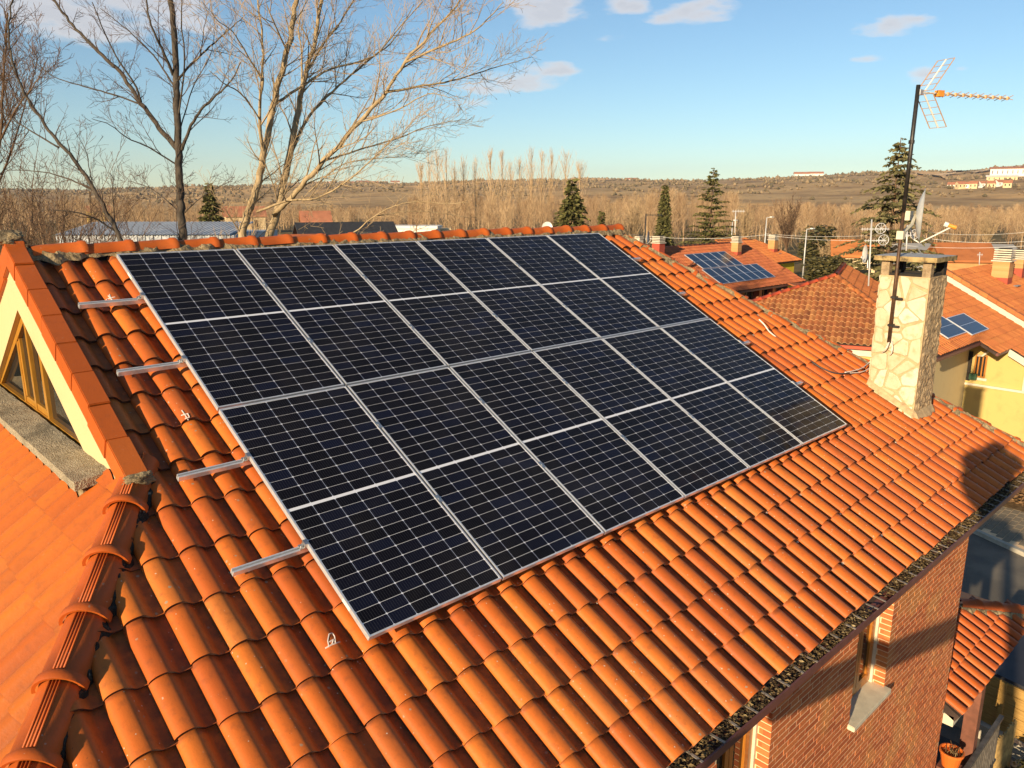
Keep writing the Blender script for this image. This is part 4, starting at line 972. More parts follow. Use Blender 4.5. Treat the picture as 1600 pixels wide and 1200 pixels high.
# ------------------------------------------------------------------ ground, street and the porch by the corner
def sheet(name, pts, z, mat_, kind='structure', par=None):
    mb = MB(); mb.add([(p[0], p[1], z) for p in pts], [tuple(range(len(pts)))]); o = mb.build(name, M[mat_], par); tag(o, kind=kind); return o
sheet('street', [(9.5, -16), (15, -16), (22.2, -1.0), (23.6, 16), (10.5, 16), (9.5, 2)], .004, 'asphalt')
def pavement():
    mb = MB(); mb.add([(15, -16, .0), (30, -16, 0), (30, 16, 0), (23.6, 16, 0), (22.2, -1, 0)], [(0, 1, 2, 3, 4)])
    o = mb.build('pavement', M['joint']); o.location.z = .10; tag(o, kind='structure')
    mb = MB(); mb.add([(0, 0, 0), (.39, 0, 0), (.39, .19, 0), (0, .19, 0), (.008, .008, .012), (.382, .008, .012), (.382, .182, .012), (.008, .182, .012)], [(4, 5, 6, 7), (0, 1, 5, 4), (1, 2, 6, 5), (2, 3, 7, 6), (3, 0, 4, 7)])
    pm = mb.mesh('paving_slab', [M['paver']]); n = 0; rest = MB()
    for j in range(42):
        for i in range(14):
            x = 21.6 + i * .4 + (j % 2) * .2; y = -4.8 + j * .2
            edge = 22.2 + (y + 1) * (1.4 / 17) if y > -1 else 15 + (y + 16) * 7.2 / 15
            if x < edge + .15: continue
            p = px_of((x, y, .1))
            if not (1440 < p[0] < 1640 and 740 < p[1] < 920): continue
            if n < 260: inst(pm, 'paving_slab', o, Matrix.Translation((x, y, .102 + rnd.uniform(0, .004)))); n += 1
    mb = MB()
    for k in range(26):
        a = Vector((15, -16, 0)).lerp(Vector((22.2, -1, 0)), k / 26); b = Vector((15, -16, 0)).lerp(Vector((22.2, -1, 0)), (k + .985) / 26)
        d = (b - a).normalized(); nn = Vector((d.y, -d.x, 0)) * .07; vs = [a - nn, b - nn, b + nn, a + nn]
        mb.add([(v.x, v.y, .0) for v in vs] + [(v.x, v.y, .125) for v in vs], [(4, 5, 6, 7), (0, 1, 5, 4), (1, 2, 6, 5), (2, 3, 7, 6), (3, 0, 4, 7)])
    mb.build('kerb', M['concrete'], o)
pavement()
sheet('flower_bed', [(24.5, -2.6), (30, -2.9), (30, 1.6), (24.8, 1.4)], .135, 'soil')

def tile_field(par, name, O, U, Y, Nn, poly, mat_, lip=None, tw=.22, row=.36, singles=0, low=True, back=.0, skip=None):
    """tiles over a polygon given as world points on the plane through O; U along the eave, Y up the slope"""
    pl = [((p - O).dot(U), (p - O).dot(Y)) for p in poly]
    def inside(x, y):
        c = False
        for i in range(len(pl)):
            (x0, y0), (x1, y1) = pl[i], pl[(i + 1) % len(pl)]
            if (y0 > y) != (y1 > y) and x < (x1 - x0) * (y - y0) / (y1 - y0) + x0: c = not c
        return c
    key = ('tm', mat_, lip)
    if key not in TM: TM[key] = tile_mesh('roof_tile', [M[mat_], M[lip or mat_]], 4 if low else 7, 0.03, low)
    tm = TM[key]; sx = tw / TW
    base = Matrix(((U.x, Y.x, Nn.x, 0), (U.y, Y.y, Nn.y, 0), (U.z, Y.z, Nn.z, 0), (0, 0, 0, 1)))
    xs = [p[0] for p in pl]; ys = [p[1] for p in pl]; spots = []
    j = 0; y = min(ys)
    while y < max(ys):
        x = min(xs)
        while x < max(xs):
            if inside(x + tw * .5, y + row * .45): spots.append((x, y))
            x += tw
        y += row; j += 1
    mws = []
    for (x, y) in spots:
        m = base.copy(); m.translation = O + U * (x + rnd.uniform(-.004, .004)) + Y * (y + rnd.uniform(-.008, .008)) + Nn * rnd.uniform(0, .006)
        mws.append(m @ Matrix.Rotation(rnd.uniform(-.012, .012), 4, 'Z') @ Matrix.Diagonal((sx, sx, sx, 1)))
    ms = sorted(mws, key=lambda m: px_of(m.translation)[2])
    for m in ms[:singles]: inst(tm, 'roof_tile', par, m)
    if ms[singles:]:
        vs = np.array([tuple(v.co) for v in tm.vertices]); fs = [tuple(p.vertices) for p in tm.polygons]; mi = [p.material_index for p in tm.polygons]
        V = []; Fc = []; MI = []
        for k, m in enumerate(ms[singles:]):
            a = np.array(m); V.append(vs @ a[:3, :3].T + a[:3, 3]); b = k * len(vs); Fc += [tuple(b + i for i in f) for f in fs]; MI += mi
        me = bpy.data.meshes.new(name); me.from_pydata(np.vstack(V).tolist(), [], Fc); me.materials.append(M[mat_]); me.materials.append(M[lip or mat_]); me.polygons.foreach_set('material_index', MI); me.update()
        o = bpy.data.objects.new(name, me); col.objects.link(o); parent(o, par); o['kind'] = 'stuff'
    # board under the tiles
    mb = MB(); lo = [p - Nn * .02 for p in poly]; n = len(poly)
    mb.add(lo + [p - Nn * .12 for p in poly], [tuple(range(n)), tuple(reversed(range(n, 2 * n)))] + [(i, n + i, n + (i + 1) % n, (i + 1) % n) for i in range(n)]); mb.build('roof_deck', M['deck'], par)
TM = {}
def caps(par, a, b, mat_, r=.10, L=.40, name='ridge_tile', singles=True):
    d = b - a; n = max(1, int(d.length / L)); d.normalize(); x = d.cross(Vector((0, 0, 1))).normalized(); z = x.cross(d)
    key = ('cap', mat_, r, L)
    if key not in TM:
        mb = MB(); k = 6
        for (y, rr) in ((0, r * 1.12), (.05, r * 1.12), (.055, r), (L * 1.06, r * .93)):
            for i in range(k + 1): mb.v.append((math.cos(math.pi * i / k) * rr, y, math.sin(math.pi * i / k) * rr * .9))
        for j in range(3):
            for i in range(k): mb.face((j * (k + 1) + i + 1, j * (k + 1) + i, (j + 1) * (k + 1) + i, (j + 1) * (k + 1) + i + 1))
        TM[key] = mb.mesh('ridge_tile', [M[mat_]], True)
    for i in range(n):
        p = a + d * (i * L)
        inst(TM[key], name, par, Matrix(((x.x, d.x, z.x, p.x), (x.y, d.y, z.y, p.y), (x.z, d.z, z.z, p.z), (0, 0, 0, 1))) @ Matrix.Rotation(rnd.uniform(-.02, .02), 4, 'Z'))
XU = Vector((1, 0, 0)); YU = Vector((0, CP, SP)); NU = Vector((0, -SP, CP))

def porch():
    e = empty('porch', 'low tiled porch roof on a brown post built against the corner of the brick house', 'porch', (7.6, -4.8, 1.6))
    O = Vector((7.60, -4.93, 3.25))
    def pp(px, py): return on(px, py, O, NU)
    h0, h1 = pp(1488, 947), pp(1602, 960)
    hd = (h1 - h0); poly = [O, Vector((h1.x - .45, O.y, O.z)), h1 - hd * .0, h0, Vector((7.60, h0.y, h0.z))]
    poly[1] = h1 + (h1 - h0) * ((h1.z - O.z) / max(.05, (h0.z - h1.z))) 
    poly = [O, poly[1], h0, Vector((7.60, h0.y, h0.z))]
    tile_field(e, 'roof_tiles', O, XU, YU, NU, poly, 'cap', 'lip', tw=.2165, row=.365, singles=120, low=False)
    caps(e, poly[1] + Vector((0, 0, .05)), h0 + Vector((0, 0, .05)), 'cap', .10, .40, 'hip_tile')
    hp = Vector((7.60, h0.y, h0.z)); 
    mb = MB(); mb.add([h0, poly[1], Vector((poly[1].x, h0.y + 2, O.z)), Vector((h0.x, h0.y + 2, h0.z))], [(0, 1, 2, 3)]); mb.add([hp, h0, Vector((h0.x, h0.y + 2, h0.z)), Vector((7.6, h0.y + 2, h0.z))], [(0, 1, 2, 3)]); mb.build('back_slope', M['cap'], e)
    mb = MB(); n = 60
    for i in range(n + 1):
        p = h0.lerp(poly[1], i / n); w_ = .14 * (1 + .5 * mnoise.noise(Vector((i * .4, 0, 7))))
        d_ = Vector((-.2, -CP, -SP)); mb.v += [tuple(p + NU * .075), tuple(p + d_ * w_ * .6 + NU * (.085 + .01 * mnoise.noise(Vector((i * .9, 3, 7))))), tuple(p + d_ * w_ + NU * .04)]
    for i in range(n):
        for k in range(2): mb.face((i * 3 + k, i * 3 + k + 1, i * 3 + k + 4, i * 3 + k + 3))
    mb.build('mortar_bed', M['mortar'], e)
    mb = MB(); mb.box((7.60, -4.86, 3.06), (9.9, -4.74, 3.20)); mb.build('eave_beam', M['limestone'], e)
    mb = MB(); mb.box((8.80, -4.86, 1.2), (8.97, -4.69, 3.07)); mb.build('post', M['post'], e)
    mb = MB(); mb.box((7.60, -4.88, 1.0), (10.1, -1.5, 1.2)); mb.build('floor', M['shadefloor'], e)  # floor and back wall coloured near black for the deep porch shade
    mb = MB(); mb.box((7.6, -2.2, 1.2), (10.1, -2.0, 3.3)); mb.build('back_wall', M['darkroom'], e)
    # plastic chair standing in the shade of the porch
    ch = empty('plastic_chair', 'white plastic chair standing in the dark behind the porch post', 'chair', (8.6, -4.0, 1.2)); b = MB()
    for (x, y) in ((8.35, -4.25), (8.78, -4.25), (8.35, -3.8), (8.78, -3.8)):
        l = MB(); l.tube([(x, y, 1.2), (x + .02, y, 1.64)], .02, 6); l.build('leg', M['chair'], ch)
    b.box((8.33, -4.27, 1.62), (8.80, -3.78, 1.66)); b.build('seat', M['chair'], ch); b = MB(); b.box((8.33, -3.82, 1.67), (8.80, -3.78, 2.1)); b.build('backrest', M['chair'], ch)
    # railing along the porch edge
    e2 = empty('railing', 'dark iron railing along the edge of the porch floor', 'railing', (8.2, -5.0, 1.2))
    mb = MB(); mb.box((7.62, -4.93, 1.98), (10.0, -4.87, 2.03)); mb.box((7.62, -4.92, 1.26), (10.0, -4.89, 1.29)); mb.build('rail', M['iron'], e2)
    mb = MB(); mb.box((-.011, -.011, 1.29), (.011, .011, 1.98)); bm_ = mb.mesh('baluster', [M['iron']])
    for k in range(22): inst(bm_, 'baluster', e2, Matrix.Translation((7.72 + k * .105, -4.90, 0)))
    p = at(1484, 1196, 10.5); p.z -= .35
    e3 = empty('flower_pot', 'orange flower pot with dry soil and stems on a dark stand by the porch', 'flower pot', p)
    mb = MB(); n = 18; prof = [(.10, 0), (.14, .20), (.152, .20), (.152, .235), (.135, .235), (.13, .19)]
    for (r, z) in prof:
        for k in range(n): mb.v.append((p.x + r * math.cos(2 * math.pi * k / n), p.y + r * math.sin(2 * math.pi * k / n), p.z + .35 + z))
    for j in range(len(prof) - 1):
        for k in range(n): mb.face((j * n + k, j * n + (k + 1) % n, (j + 1) * n + (k + 1) % n, (j + 1) * n + k))
    mb.face(tuple(reversed(range(n)))); mb.face(tuple((len(prof) - 1) * n + k for k in range(n))); mb.build('pot', M['pot'], e3, False)
    mb = MB()
    for k in range(26):
        a = rnd.uniform(0, 6.3); r = rnd.uniform(0, .12); q = p + Vector((r * math.cos(a), r * math.sin(a), .53)); mb.tube([q, q + Vector((rnd.uniform(-.06, .06), rnd.uniform(-.06, .06), rnd.uniform(.04, .12)))], .006, 4)
    mb.build('dry_stems', M['dead'], e3)
    mb = MB(); mb.box((p.x - .13, p.y - .13, .0), (p.x + .13, p.y + .13, p.z + .345)); o = mb.build('plant_stand', M['post']); tag(o, 'dark brown square stand under the orange flower pot', 'plinth')
    # screens and walls beyond
    a, b = Vector((10.0, -4.75, 0)), Vector((11.3, -4.86, 0))
    e4 = empty('reed_fence', 'tan reed screen fence beside the iron railing', 'fence', a); n = 40
    mb = MB(); mb.tube([(0, 0, .0), (0, 0, 1.25)], .019, 5); rm = mb.mesh('reed', [M['reed']])
    for k in range(n): q = a.lerp(b, k / n); inst(rm, 'reed', e4, Matrix.Translation((q.x, q.y + rnd.uniform(-.008, .008), rnd.uniform(-.03, .04))))
    a, b = Vector((12.44, -4.10, 0)), Vector((12.10, -5.9, 0))
    e5 = empty('board_wall', 'low wall of varnished horizontal wooden boards on a concrete base', 'wall', a); d = b - a; L = d.length; d.normalize(); ang = math.atan2(d.y, d.x)
    for k in range(5):
        mb = MB(); mb.box((0, -.02, .0), (L, .02, .178)); mb.build('board', M['board'], e5, mw=Matrix.Translation((a.x, a.y, .30 + k * .188)) @ Matrix.Rotation(ang, 4, 'Z'))
    mb = MB(); mb.box((.30, -.06, .30), (.38, -.022, 1.24)); mb.build('batten', M['board'], e5, mw=Matrix.Translation((a.x, a.y, 0)) @ Matrix.Rotation(ang, 4, 'Z'))
    mb = MB(); mb.box((-.6, -.14, 0), (L + .4, .12, .29)); mb.build('base', M['concrete'], e5, mw=Matrix.Translation((a.x, a.y, 0)) @ Matrix.Rotation(ang, 4, 'Z'))
    q = [(12.42, -4.22), (12.1, -5.9), (15.5, -5.6), (14.5, -4.18)]
    mb = MB(); mb.add([(x, y, 1.25) for x, y in q] + [(x, y, 1.30) for x, y in q], [(0, 1, 2, 3), (7, 6, 5, 4), (0, 4, 5, 1), (1, 5, 6, 2), (2, 6, 7, 3), (3, 7, 4, 0)])
    o = mb.build('awning', M['awning']); tag(o, 'dark grey flat membrane roof over the wooden board wall', 'shed roof')
porch()
def shrub(name, label, c, rx, rz, n, mat_, s, seed, cat='shrub', stems=True, group=None, lift=0):
    e = empty(name, label, cat, c, group); r2 = random.Random(seed); mb = MB()
    for i in range(n):
        while True:
            v = Vector((r2.uniform(-1, 1), r2.uniform(-1, 1), r2.uniform(-1, 1)))
            if .25 < v.length < 1: break
        v = v * (1 + .30 * mnoise.noise(v * 2.2 + Vector((seed, 0, 0)))); p = Vector(c) + Vector((v.x * rx, v.y * rx, lift + rz + v.z * rz)); q = s * r2.uniform(.5, 1.3)
        Mx = Matrix.Translation(p) @ Matrix.Rotation(r2.uniform(0, 6.3), 4, 'Z') @ Matrix.Rotation(r2.uniform(-1.4, 1.4), 4, 'X')
        mb.add([Mx @ Vector(k) for k in ((-q, 0, 0), (0, -q * .45, 0), (q, 0, 0), (0, q * .45, 0))], [(0, 1, 2, 3)])
    mb.build('foliage', M[mat_], e)
    if stems:
        mb = MB()
        for k in range(7): a = r2.uniform(0, 6.3); mb.tube([Vector(c), Vector(c) + Vector((math.cos(a) * rx * .3, math.sin(a) * rx * .3, lift + rz)), Vector(c) + Vector((math.cos(a) * rx * .6, math.sin(a) * rx * .6, lift + rz * 1.6))], [.03, .02, .01], 5)
        mb.build('stem', M['barkbrown'], e)
    return e
shrub('garden_shrub', 'green leafy plant in the corner below the wooden board wall', (11.0, -5.35, .1), .45, .35, 900, 'leaf', .06, 4)
shrub('dry_bush', 'brown dry bush in the soil bed beyond the street', (25.9, -1.35, .1), 1.25, .55, 2600, 'shrubbrown', .07, 9)

# ------------------------------------------------------------------ neighbouring houses
def window_part(par, lo, hi, axis, wood='wood', name='window', bars=1):
    """window set in a wall; axis 'x': wall normal -X, axis 'y': wall normal -Y; lo/hi are the opening corners"""
    mb = MB(); t = .05; x0, y0, z0 = lo; x1, y1, z1 = hi
    if axis == 'x':
        for (a, b, c, d) in ((y0, y0 + t, z0, z1), (y1 - t, y1, z0, z1), (y0 + t, y1 - t, z0, z0 + t), (y0 + t, y1 - t, z1 - t, z1)): mb.box((x0 - .03, a, c), (x0 + .03, b, d))
        for k in range(bars): yy = y0 + (y1 - y0) * (k + 1) / (bars + 1); mb.box((x0 - .028, yy - t * .5, z0 + t), (x0 + .03, yy + t * .5, z1 - t))
    else:
        for (a, b, c, d) in ((x0, x0 + t, z0, z1), (x1 - t, x1, z0, z1), (x0 + t, x1 - t, z0, z0 + t), (x0 + t, x1 - t, z1 - t, z1)): mb.box((a, y0 - .03, c), (b, y0 + .03, d))
        for k in range(bars): xx = x0 + (x1 - x0) * (k + 1) / (bars + 1); mb.box((xx - t * .5, y0 - .028, z0 + t), (xx + t * .5, y0 + .03, z1 - t))
    f = mb.build(name, M[wood], par); mb = MB()
    if axis == 'x': mb.box((x0 - .005, y0 + t, z0 + t), (x0 + .005, y1 - t, z1 - t))
    else: mb.box((x0 + t, y0 - .005, z0 + t), (x1 - t, y0 + .005, z1 - t))
    mb.build('pane', M['glass'], f); return f
def brick_chimney(par, b, w_, hb, capn=4, wall='chimbrick', red=True):
    mb = MB(); mb.box((b.x - w_ / 2, b.y - w_ / 2, b.z - .6), (b.x + w_ / 2, b.y + w_ / 2, b.z + .18)); ch = mb.build('chimney', M['chimred' if red else wall], par)
    bh = .075; n = int((hb - .18) / bh)
    mb = MB()
    for k in range(n):
        i = .004 * (k % 2); z = b.z + .18 + k * bh; mb.box((b.x - w_ / 2 + i + .004, b.y - w_ / 2 + i + .004, z + .001), (b.x + w_ / 2 - i - .004, b.y + w_ / 2 - i - .004, z + bh - .003))
    o = mb.build('brick_courses', M[wall], ch); o['kind'] = 'stuff'
    z = b.z + .18 + n * bh; mb = MB(); mb.box((b.x - w_ / 2 - .06, b.y - w_ / 2 - .06, z), (b.x + w_ / 2 + .06, b.y + w_ / 2 + .06, z + .05)); mb.build('capstone', M['chimwhite'], ch)
    for k in range(capn):
        mb = MB(); zz = z + .09 + k * .105; mb.box((b.x - w_ / 2 - .0, b.y - w_ / 2, zz), (b.x + w_ / 2, b.y + w_ / 2, zz + .055)); mb.build('vent_ring', M['chimwhite'], ch)
    mb = MB(); mb.box((b.x - w_ * .32, b.y - w_ * .32, z + .05), (b.x + w_ * .32, b.y + w_ * .32, z + .08 + capn * .105)); mb.build('flue', M['soot_shade'], ch)
    mb = MB(); mb.box((b.x + w_ * .2, b.y - w_ * .95, b.z - .22), (b.x + w_ * .95, b.y + w_ * .1, b.z - .19)); mb.build('flashing', M['lead'], ch)
    return ch
def neighbour_panel(px_, py_, pz_, w_, h_, label, group, first=[None]):
    mw = ROOFM.copy(); mw.translation = Vector((px_, py_, pz_))
    e = empty('solar_panel', label, 'solar panel', group=group, mw=mw)
    key = ('np', w_, h_)
    if key not in TM:
        mb = MB(); l = .03
        mb.box((0, 0, -.04), (l, h_, .005)); mb.box((w_ - l, 0, -.04), (w_, h_, .005)); mb.box((l, 0, -.04), (w_ - l, l, .005)); mb.box((l, h_ - l, -.04), (w_ - l, h_, .005)); mb.box((l, h_ / 2 - .008, -.03), (w_ - l, h_ / 2 + .008, .002))
        a = mb.mesh('frame', [M['alu']]); mb = MB(); mb.box((l, l, -.02), (w_ - l, h_ - l, 0)); TM[key] = (a, mb.mesh('cell_sheet', [M['blue']]))
    inst(TM[key][0], 'frame', e, Matrix.Identity(4), True); inst(TM[key][1], 'cell_sheet', e, Matrix.Identity(4), True)

ORD = ['first', 'second', 'third', 'fourth', 'fifth', 'sixth', 'seventh']
def house_a():
    A0 = Vector((43.77, 20.7, 4.0)); pa = lambda x, y: on(x, y, A0 - NU * .14, NU)
    e = empty('neighbour_house', 'long house with a rust red tiled roof carrying blue solar panels', 'house', (46, 22, 0))
    O = Vector((34.0, 20.05, 0)); O.z = (pa(1232, 441)).z + (20.05 - pa(1232, 441).y) * SP / CP
    ry = 25.1; rz = O.z + (ry - O.y) * SP / CP
    v3 = pa(1176, 386); v4 = pa(1262, 438)
    poly = [O, Vector((52.0, O.y, O.z)), Vector((54.4, O.y, O.z)), Vector((53.5, ry, rz)), Vector((34.0, ry, rz))]
    tile_field(e, 'roof_tiles', O, XU, YU, NU, poly, 'tile_a', 'lip', low=True)
    caps(e, Vector((34, ry, rz + .02)), Vector((53.5, ry, rz + .02)), 'tile_a', .11, .6)
    mb = MB(); mb.add([(34, ry, rz), (53.5, ry, rz), (54.2, 30.2, O.z), (34, 30.2, O.z)], [(0, 1, 2, 3)]); mb.build('back_slope', M['tile_a'], e)
    mb = MB(); mb.box((34.3, 20.9, 0), (53.2, 29.8, O.z + .1)); mb.build('wall', M['post'], e)
    for k, x in enumerate((41.2, 43.6, 46.0, 48.4, 50.3)):
        mb = MB(); mb.box((x - .2, 20.45, 1.2), (x + .2, 20.9, O.z - .08)); mb.build('pillar', M['tile_red'], e)
        if k < 4: window_part(e, (x + .35, 20.88, 2.2), (x + 2.0, 20.95, 3.25), 'y')
    mb = MB(); mb.box((34, 20.0 - .02, O.z - .13), (54.3, 20.12, O.z - .01)); mb.build('gutter', M['brownmetal'], e)
    brick_chimney(e, pa(1150, 397), .56, .92); brick_chimney(e, pa(1028, 402), .62, .95, wall='chimred', red=True)
    brick_chimney(e, pa(998, 381) + Vector((0, 0, .1)), .42, .3, 1, 'chimwhite', False)
    # bright yellow dormer wall at the right end
    mb = MB(); mb.box((51.7, 18.6, .5), (53.6, 20.6, 3.05)); dm = mb.build('side_wing', M['bright'], e)
    mb = MB(); mb.add([(51.5, 18.4, 3.0), (53.9, 18.4, 2.85), (53.9, 20.6, 3.5), (51.5, 20.6, 3.65), (51.5, 18.4, 3.1), (53.9, 18.4, 2.95), (53.9, 20.6, 3.6), (51.5, 20.6, 3.75)], [(3, 2, 1, 0), (4, 5, 6, 7), (0, 1, 5, 4), (1, 2, 6, 5), (2, 3, 7, 6), (3, 0, 4, 7)]); mb.build('wing_roof', M['tile_a'], dm)
    mb = MB(); mb.box((51.42, 18.4, 2.85), (51.5, 20.6, 3.05)); mb.build('fascia', M['white'], dm)
    g1, g2 = 'blue solar panels in the lower row on the neighbour roof', 'blue solar panels in the upper row on the neighbour roof'
    w_ = 1.035
    for k in range(7): neighbour_panel(43.66 + k * w_, 20.72, 4.02, w_ - .02, 1.80, ORD[k] + ' blue panel from the left in the lower row on the rust red roof', g1)
    for k in range(5): neighbour_panel(43.95 + k * w_, 22.38, 4.92, w_ - .02, 1.80, ORD[k] + ' blue panel from the left in the upper row on the rust red roof', g2)
    neighbour_panel(40.95, 20.72, 4.02, w_ - .02, 1.80, 'single blue solar panel apart at the left of the neighbour roof', None)
    # tiled wing behind, at the right
    E0 = on_z(1200, 412, 4.3); E1 = on_z(1262, 406, 4.3); e2 = empty('neighbour_house', 'yellow walled house with a tiled hip roof and one chimney behind the solar panel house', 'house', (60, 27, 0))
    O2 = Vector((55.2, E0.y - .2, 4.3)); p2 = lambda x, y: on(x, y, O2, NU); R0 = p2(1162, 374); R1 = p2(1180, 375)
    poly = [O2, Vector((63.6, O2.y, 4.3)), R1, R0, Vector((55.2, R0.y, R0.z))]
    tile_field(e2, 'roof_tiles', O2, XU, YU, NU, poly, 'tile_c'); caps(e2, Vector((63.6, O2.y, 4.33)), R1, 'tile_c', .11, .5, 'hip_tile'); caps(e2, Vector((55.2, R0.y, R0.z)), R1, 'tile_c', .11, .5)
    mb = MB(); mb.add([Vector((55.2, R0.y, R0.z)), R1, Vector((63.6, R1.y + 4, 4.3)), Vector((55.2, R1.y + 4, 4.3))], [(0, 1, 2, 3)]); mb.add([R1, Vector((63.6, O2.y, 4.3)), Vector((63.6, R1.y + 4, 4.3))], [(0, 1, 2)]); mb.build('back_slope', M['tile_c'], e2)
    mb = MB(); mb.box((55.6, O2.y + .4, 0), (63.2, R1.y + 3.6, 4.25)); mb.build('wall', M['bright'], e2); brick_chimney(e2, p2(1207, 392), .62, .95)
house_a()
def house_b():
    e = empty('hip_roof_house', 'yellow house with weathered brown hip roof capped in bright red', 'house', (31, 7, 0))
    AP = Vector((31.69, 7.82, 6.19)); EL = Vector((25.10, 12.07, 4.0)); ER = Vector((28.74, 2.46, 4.0)); U = (ER - EL).normalized()
    n = U.cross(AP - EL).normalized(); n = n if n.z > 0 else -n; Y = n.cross(U)
    if Y.z < 0: Y = -Y
    tile_field(e, 'roof_tiles', EL, U, Y, n, [EL, ER, AP], 'tile_b', 'palelip', tw=.235, row=.37, singles=230, low=False)
    q = Vector((.935, .354, 0)); RE = AP + q * 7; ER2 = ER + q * 12.5; EL2 = EL + q * 5
    U2 = q; n2 = U2.cross(AP - ER).normalized(); n2 = n2 if n2.z > 0 else -n2; Y2 = n2.cross(U2); Y2 = Y2 if Y2.z > 0 else -Y2
    tile_field(e, 'roof_tiles', ER, U2, Y2, n2, [ER, ER2, RE, AP], 'tile_c', tw=.235, row=.37)
    mb = MB(); vb = Vector((AP.x - CAM[0], AP.y - CAM[1], 0)).normalized(); BK = AP + vb * 5 - Vector((0, 0, 4)); EL2 = Vector((BK.x, BK.y, 0)); mb.add([EL, AP, BK], [(0, 1, 2)]); mb.add([AP, RE, BK], [(0, 1, 2)]); mb.add([RE, ER2, BK], [(0, 1, 2)]); mb.build('back_slope', M['tile_b'], e)
    up = Vector((0, 0, .05)); caps(e, EL + up, AP + up, 'tile_red', .12, .45, 'hip_tile'); caps(e, ER + up, AP + up, 'tile_c', .12, .45, 'hip_tile'); caps(e, AP + up, RE + up, 'tile_red', .12, .45)
    mb = MB(); hn = Vector((n.x, n.y, 0)).normalized()
    for d0, d1, z0, z1 in ((.02, .14, -.14, -.02),):
        vs = [EL + hn * d0, ER + hn * d0, ER + hn * d1, EL + hn * d1]; mb.add([v + Vector((0, 0, z0)) for v in vs] + [v + Vector((0, 0, z1)) for v in vs], [(0, 3, 2, 1), (4, 5, 6, 7), (0, 1, 5, 4), (1, 2, 6, 5), (2, 3, 7, 6), (3, 0, 4, 7)])
    mb.build('gutter', M['tile_red'], e)
    ci = (EL + ER + EL2 + ER2) * .25
    def inset(p, k): return Vector((p.x + (ci.x - p.x) * k, p.y + (ci.y - p.y) * k, 0))
    ws = [inset(p, .06) for p in (EL, ER, ER2, EL2)]; mb = MB(); mb.add(ws + [w_ + Vector((0, 0, 3.55)) for w_ in ws], [(0, 1, 5, 4), (1, 2, 6, 5), (2, 3, 7, 6), (3, 0, 4, 7)]); mb.build('wall', M['yellow'], e)
    w2 = [inset(p, .035) for p in (EL, ER, ER2, EL2)]; mb = MB(); mb.add([w_ + Vector((0, 0, 3.55)) for w_ in w2] + [w_ + Vector((0, 0, 3.9)) for w_ in w2], [(3, 2, 1, 0), (0, 1, 5, 4), (1, 2, 6, 5), (2, 3, 7, 6), (3, 0, 4, 7)]); mb.build('cornice', M['white'], e)
    P = at(1358, 455, px_of(Vector((30.6, 5.6, 5.3)))[2] * 1.01)
house_b()
